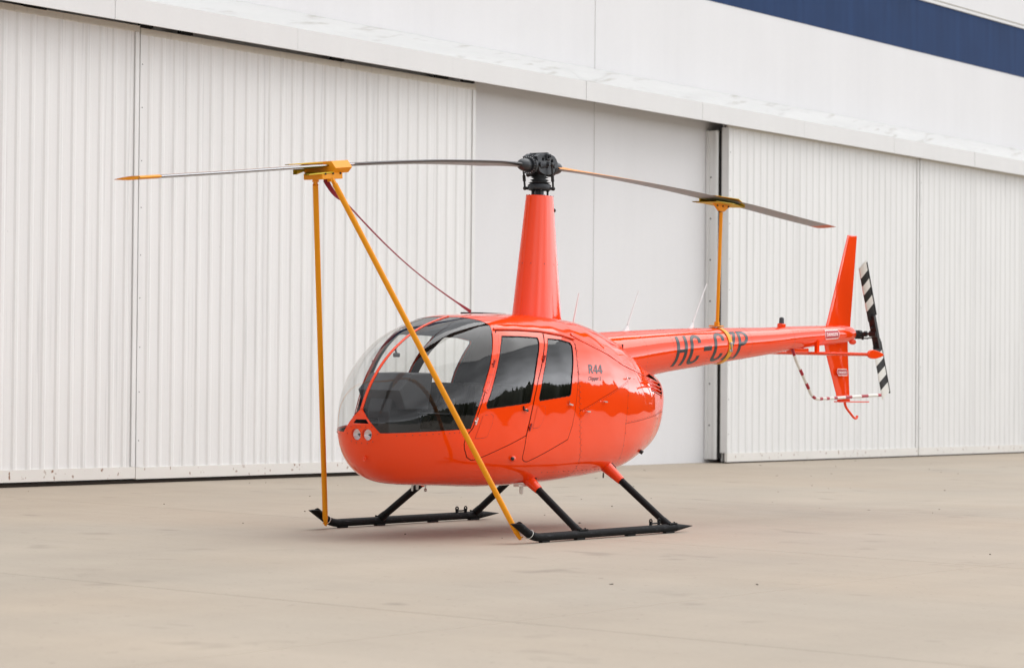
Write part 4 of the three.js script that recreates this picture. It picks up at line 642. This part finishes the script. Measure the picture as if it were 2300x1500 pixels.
  for (const s of [1, -1]) {
    const P = (r, c) => { const tw = 0.25 * s; return tc.clone().addScaledVector(ax, s * r).addScaledVector(pr, s * (c - 0.04) * 1).add(V(0, 0, (c - 0.05) * tw)); };
    const sl = (r0, r1, skew = 0.03) => { const q = (r, c) => P(r + (c > 0.05 ? skew : -skew) * 0.8, c); const a = [q(r0, -0.015), q(r0, 0.105)], b = [q(r1, -0.015), q(r1, 0.105)], th = V(0, 0, 0.007); return loft([[a[0].clone().add(th), a[1].clone().addScaledVector(th, 0.3), a[1].clone().addScaledVector(th, -0.3), a[0].clone().sub(th)], [b[0].clone().add(th), b[1].clone().addScaledVector(th, 0.3), b[1].clone().addScaledVector(th, -0.3), b[0].clone().sub(th)]]); };
    const bl = part(heli, 'tail_rotor_blade', sl(0.14, 0.26), M.tail);
    const rr = [0.26, 0.355, 0.445, 0.54, 0.63, 0.737]; for (let i = 0; i < 5; i++) part(bl, 'blade_band', sl(rr[i], rr[i + 1]), i % 2 ? M.tail : M.whitePaint);
    part(bl, 'leading_strip', beam(P(0.15, s > 0 ? 0.108 : -0.018), P(0.737, s > 0 ? 0.108 : -0.018), 0.016, 0.012, V(0, 0, 1)), M.tail);
  }
  part(heli, 'tail_lamp', new THREE.SphereGeometry(0.04, 16, 12).scale(1.5, 0.75, 0.8).translate(5.735, 1.735, 0.03), M.paint);
}

// ------------------------------------------------------------------ landing gear
for (const s of [1, -1]) {
  const z = s * 1.045, r = 0.034, c = 0.0445;
  const toe = [V(0.66, c, z), V(0.2, c, z), V(-0.6, c, z), V(-1.30, c, z), V(-1.40, c + 0.001, z), V(-1.50, c + 0.024, z * 0.999), V(-1.595, c + 0.070, z * 0.997), V(-1.69, c + 0.120, z * 0.995)];
  const cu = new THREE.CatmullRomCurve3(toe, false, 'centripetal'), rings = [];
  for (let i = 0; i <= 70; i++) { const t = i / 70, p = cu.getPointAt(t), d = cu.getTangentAt(t), n1 = V(0, 0, 1), n2 = new THREE.Vector3().crossVectors(d, n1).normalize(), ring = []; for (let j = 0; j < 20; j++) { const a = j / 20 * 2 * Math.PI; const q = p.clone().addScaledVector(n1, r * Math.cos(a)).addScaledVector(n2, r * Math.sin(a)); if (i === 70) { const dx = (c + 0.120 - q.y) / d.y; q.addScaledVector(d, dx * 0.9); } ring.push(q); } rings.push(ring); }
  const tail = []; for (let i = 0; i <= 10; i++) { const t = i / 10, ring = [], rad = r * (1 - t) + 0.002, cy = c + 0.004 * t; for (let j = 0; j < 20; j++) { const a = j / 20 * 2 * Math.PI; ring.push(V(0.66 + 0.30 * t, cy + (a > Math.PI ? 1 : 1) * rad * Math.sin(-a), z + rad * Math.cos(a))); } tail.push(ring); }
  const sk = part(heli, 'skid', [loft(rings), fan(rings[70]), loft(tail), fan(tail[10])], M.skid, s > 0 ? 'near skid with scuffed top' : 'far skid');
  for (const [x0, x1] of [[-1.36, -1.25], [-0.86, -0.74], [-0.1, 0.02], [0.50, 0.64]]) part(sk, 'wear_shoe', rbox(x1 - x0, 0.016, 0.040, 0.005, (x0 + x1) / 2, 0.0085, z), M.strut);
  // lugs for the handling wheels
  for (const x of [0.30, 0.43]) part(sk, 'wheel_lug', [at(new THREE.TorusGeometry(0.019, 0.006, 8, 16), x, c + r + 0.030, z - s * 0.012), box(0.020, 0.05, 0.02, x, c + r + 0.006, z - s * 0.012)], M.strut);
  part(sk, 'lug_bar', rod(V(0.30, c + r + 0.012, z - s * 0.012), V(0.43, c + r + 0.012, z - s * 0.012), 0.007), M.strut);
  for (const [x0, y0, z0, x1] of [[-0.775, 0.500, 0.46, -0.796], [0.52, 0.56, 0.40, 0.582]]) {
    const a = V(x0, y0, s * z0), b = V(x1, c + 0.012, z), d = b.clone().sub(a), m = a.clone().addScaledVector(d, 0.25);
    const leg = part(heli, 'skid_strut', [rod(m, b, 0.031, 0.031, 18), rod(b.clone().addScaledVector(d, -0.10), b.clone().addScaledVector(d, -0.02), 0.034, 0.037, 18), rbox(0.13, 0.012, 0.05, 0.005, x1 + 0.03, c + r + 0.002, z)], M.strut);
    part(leg, 'strut_fairing', [rod(a.clone().addScaledVector(d, -0.02), m.clone().addScaledVector(d, 0.012), 0.058, 0.036, 20)], M.paint);
    part(leg, 'cuff_opening', [rod(a.clone().add(V(0.045, 0.005, s * 0.02)), a.clone().add(V(0.05, -0.035, s * 0.075)), 0.03, 0.02, 14)], M.black);
    part(leg, 'strut_bolt', [rod(V(x1 + 0.062, c + r, z + s * 0.01), V(x1 + 0.062, c + r + 0.016, z + s * 0.01), 0.008, 0.008, 8), rod(V(x1 - 0.045, c + r, z + s * 0.01), V(x1 - 0.045, c + r + 0.012, z + s * 0.01), 0.008, 0.008, 8)], M.strut);
  }
  if (s > 0) part(heli, 'tie_ring', new THREE.TorusGeometry(0.020, 0.005, 8, 18).rotateY(0.5).translate(0.40, 0.475, 0.47), M.strut);
}

// ------------------------------------------------------------------ blade tie-downs
{
  const t = thing('blade_prop', 'yellow two legged blade prop from the front rotor blade to both skid toes', 'tie down'); t.rotation.x = TILT;
  const yb = 2.925;
  // folded sleeve over the blade, drawn in (-z, y), and the tapering cradle plates beyond it
  const sh = new THREE.Shape([[-0.125, -0.012], [-0.085, 0.040], [0.19, 0.032], [0.205, 0.008], [0.19, -0.040], [-0.085, -0.050]].map(([a, b]) => new THREE.Vector2(a, b)));
  const sl = new THREE.ExtrudeGeometry(sh, { depth: 0.20, bevelEnabled: true, bevelSize: 0.003, bevelThickness: 0.003, bevelSegments: 1 }).rotateY(Math.PI / 2); sl.rotateZ(0.115).translate(-2.93, yb - 0.006, 0);
  part(t, 'clamp_sleeve', sl, M.yellow);
  const wedge = (x0, y0, z0, h0, x1, y1, za, zb, h1) => loft([[V(x0, y0, z0 + 0.02), V(x0, y0, z0 - 0.02), V(x0, y0 - h0, z0 - 0.02), V(x0, y0 - h0, z0 + 0.02)], [V(x1, y1, za), V(x1, y1, zb), V(x1, y1 - h1, zb), V(x1, y1 - h1, za)]]);
  part(t, 'blade_cradle', [wedge(-3.20, yb - 0.088, 0.07, 0.006, -2.92, yb - 0.045, 0.10, -0.19, 0.012), wedge(-3.16, yb + 0.000, -0.17, 0.006, -2.92, yb + 0.030, 0.02, -0.20, 0.010), wedge(-3.04, yb - 0.020, -0.19, 0.05, -2.92, yb + 0.026, -0.185, -0.20, 0.06)], M.lemon);
  part(t, 'bracket', [at(rbox(0.25, 0.050, 0.19, 0.006), -2.925, yb - 0.078, 0.0, 0, 0, 0.10), box(0.03, 0.03, 0.04, -2.925, yb - 0.108, 0.075), box(0.03, 0.03, 0.04, -2.925, yb - 0.108, -0.075)], M.yellow);
  part(t, 'bracket_bolt', [-0.09, 0, 0.09].map((d) => rod(V(-2.925 + d, yb - 0.060 + d * 0.1, 0.094), V(-2.925 + d, yb - 0.060 + d * 0.1, 0.104), 0.008, 0.008, 8)), M.trackIron);
  for (const s of [1, -1]) {
    const a = V(-2.93, yb - 0.075, s * 0.076), b = V(-1.580, 0.030, s * 1.005), d = b.clone().sub(a).normalize(), p = a.clone().addScaledVector(d, 0.075), q = b.clone().addScaledVector(d, -0.07);
    const leg = part(t, 'leg', rod(p, q, 0.0225, 0.0225, 18), M.yellow);
    part(leg, 'top_fork', [beam(a, p.clone().addScaledVector(d, 0.02), 0.018, 0.03, V(0, 0, 1)), rod(V(-2.96, a.y + 0.012, a.z), V(-2.90, a.y + 0.012, a.z), 0.007, 0.007, 8)], M.yellow);
    part(leg, 'foot_fork', [loft([[0.022, 0], [0.008, 0.07]].map(([w, f]) => { const o = q.clone().addScaledVector(d, f), e = V(1, 0, 0).cross(d).normalize(); return [o.clone().addScaledVector(e, w).add(V(0.008, 0, 0)), o.clone().addScaledVector(e, -w).add(V(0.008, 0, 0)), o.clone().addScaledVector(e, -w).add(V(-0.008, 0, 0)), o.clone().addScaledVector(e, w).add(V(-0.008, 0, 0))]; })), rod(b.clone().add(V(-0.03, 0.02, 0)), b.clone().add(V(0.03, 0.02, 0)), 0.006, 0.006, 8)], M.yellow);
    const ringC = V(-1.515, 0.0745, s * 1.043), n = V(-0.88, 0.47, 0).normalize(), tor = new THREE.TorusGeometry(0.038, 0.0028, 8, 36); tor.applyQuaternion(new THREE.Quaternion().setFromUnitVectors(V(0, 0, 1), n)); tor.translate(ringC.x, ringC.y, ringC.z); part(leg, 'wire_ring', tor, M.whitePaint);
  }
}
{
  // webbing from the clamp down to the cabin roof; twists once near the clamp
  const t = thing('red_strap', 'thin dark red webbing strap from the yellow clamp to the cabin roof', 'strap'); t.rotation.x = TILT;
  const a = V(-2.90, 2.825, 0.0), b = V(-0.93, 1.852, -0.02), rings = [];
  for (let i = 0; i <= 60; i++) { const k = i / 60, p = a.clone().lerp(b, k); p.y -= 0.085 * Math.sin(Math.PI * k); if (k < 0.12) { p.y -= 0.03 * Math.sin(Math.PI * k / 0.12); } const w = 0.015 + 0.008 * Math.max(0, 1 - k / 0.12), th = 0.0016, tw = 0.28 + 1.2 * Math.max(0, 1 - k / 0.16) + 0.10 * Math.sin(k * 7) + (k > 0.9 ? 0.6 * (k - 0.9) / 0.1 : 0), tt = V(0.897, -0.443, 0), c0 = V(0.26, 0.53, -0.81), n0 = new THREE.Vector3().crossVectors(tt, c0).normalize(); const c = c0.clone().multiplyScalar(Math.cos(tw)).addScaledVector(n0, Math.sin(tw)), n = n0.clone().multiplyScalar(Math.cos(tw)).addScaledVector(c0, -Math.sin(tw)); rings.push([p.clone().addScaledVector(c, w), p.clone().addScaledVector(c, w).addScaledVector(n, th), p.clone().addScaledVector(c, -w).addScaledVector(n, th), p.clone().addScaledVector(c, -w)]); }
  part(t, 'webbing', loft(rings), M.strap);
  part(t, 'loop', new THREE.TorusGeometry(0.022, 0.008, 8, 20).rotateY(0.6).translate(-2.905, 2.832, 0), M.strap);
}
{
  const t = thing('blade_stay', 'yellow pole between the rear rotor blade and a strap round the tail boom', 'tie down'); t.rotation.x = TILT;
  const x = 2.95, yb = 3.035, slope = -0.052;
  const tilt = (g) => g.rotateZ(slope).translate(x, yb, 0);
  part(t, 'clamp_plate', [tilt(loft([[V(-0.26, -0.034, -0.10), V(-0.26, -0.034, 0.17), V(-0.26, -0.042, 0.17), V(-0.26, -0.042, -0.10)], [V(0.0, -0.022, -0.11), V(0.0, -0.030, 0.20), V(0.0, -0.038, 0.20), V(0.0, -0.030, -0.11)], [V(0.36, -0.018, -0.06), V(0.36, -0.022, 0.12), V(0.36, -0.030, 0.12), V(0.36, -0.026, -0.06)]])), tilt(loft([[V(-0.20, 0.030, -0.10), V(-0.20, 0.026, 0.12), V(-0.20, 0.020, 0.12), V(-0.20, 0.024, -0.10)], [V(0.10, 0.028, -0.09), V(0.10, 0.026, 0.20), V(0.10, 0.018, 0.20), V(0.10, 0.020, -0.09)], [V(0.36, 0.006, -0.06), V(0.36, 0.004, 0.12), V(0.36, -0.020, 0.12), V(0.36, -0.018, -0.06)]])), tilt(rbox(0.46, 0.056, 0.012, 0.004, 0.10, -0.004, -0.10))], M.lemon);
  part(t, 'bracket', [tilt(loft([[V(-0.15, -0.036, 0.055), V(-0.15, -0.036, 0.085), V(0.15, -0.036, 0.085), V(0.15, -0.036, 0.055)], [V(-0.04, -0.105, 0.055), V(-0.04, -0.105, 0.08), V(0.04, -0.105, 0.08), V(0.04, -0.105, 0.055)]]))], M.yellow);
  part(t, 'bracket_bolt', [-0.1, 0, 0.1].map((d) => rod(V(x + d, yb - 0.055, 0.084), V(x + d, yb - 0.055, 0.092), 0.008, 0.008, 8)), M.trackIron);
  const p0 = V(2.955, 2.925, 0.065), p1 = V(3.02, 1.850, 0.010);
  const pole = part(t, 'pole', rod(p0, p1, 0.017, 0.017, 16), M.yellow);
  part(pole, 'foot', [rbox(0.12, 0.012, 0.10, 0.004, 3.02, 1.832, 0.0), rbox(0.03, 0.05, 0.05, 0.008, 3.02, 1.850, 0.006), rod(V(2.985, 1.855, 0.006), V(3.055, 1.855, 0.006), 0.006, 0.006, 8)], M.yellow);
  const X = 3.005, R = boomR(X) + 0.004, ring = []; for (let i = 0; i <= 72; i++) { const v = i / 72 * 2 * Math.PI, c = Math.cos(v), s = Math.sin(v), P = (dx, dr) => V(X + dx, boomY(X) + (R + dr) * s, (R + dr) * c); ring.push([P(-0.032, 0), P(-0.032, 0.004), P(0.032, 0.004), P(0.032, 0)]); }
  const band = part(t, 'boom_band', loft(ring), M.band);
  part(band, 'buckle', [rod(V(X - 0.01, boomY(X) + 0.025, R + 0.006), V(X + 0.02, boomY(X) - 0.055, R + 0.006), 0.008, 0.008, 8), rbox(0.05, 0.02, 0.016, 0.004, X, boomY(X) + 0.025, R + 0.006), rbox(0.045, 0.02, 0.016, 0.004, X, boomY(X) - 0.045, R - 0.001)], M.bolt);
}
// grit and leaf scraps lying on the concrete
{
  const r = rng(77), geo = [new THREE.IcosahedronGeometry(0.012, 0), new THREE.IcosahedronGeometry(0.018, 0).scale(1.4, 0.3, 1)], list = [];
  for (let i = 0; i < 80; i++) { const x = -9 + 30 * r(), z = -6.6 + 11 * Math.pow(r(), 1.8), g = geo[r() < 0.7 ? 0 : 1].clone(), s = 0.30 + 0.40 * r(); g.scale(s * (1 + r()), s * 0.7, s).rotateY(r() * 6).translate(x, 0.003, z); list.push(g); }
  const m = shade(new THREE.Mesh(merged(list), std(lin3(0.10, 0.085, 0.06), 0.95))); m.name = 'grit'; m.rotation.x = TILT; m.userData = { kind: 'stuff', label: 'scattered dark grit and leaf scraps on the concrete', category: 'grit' }; scene.add(m);
}
renderer.render(scene, camera);
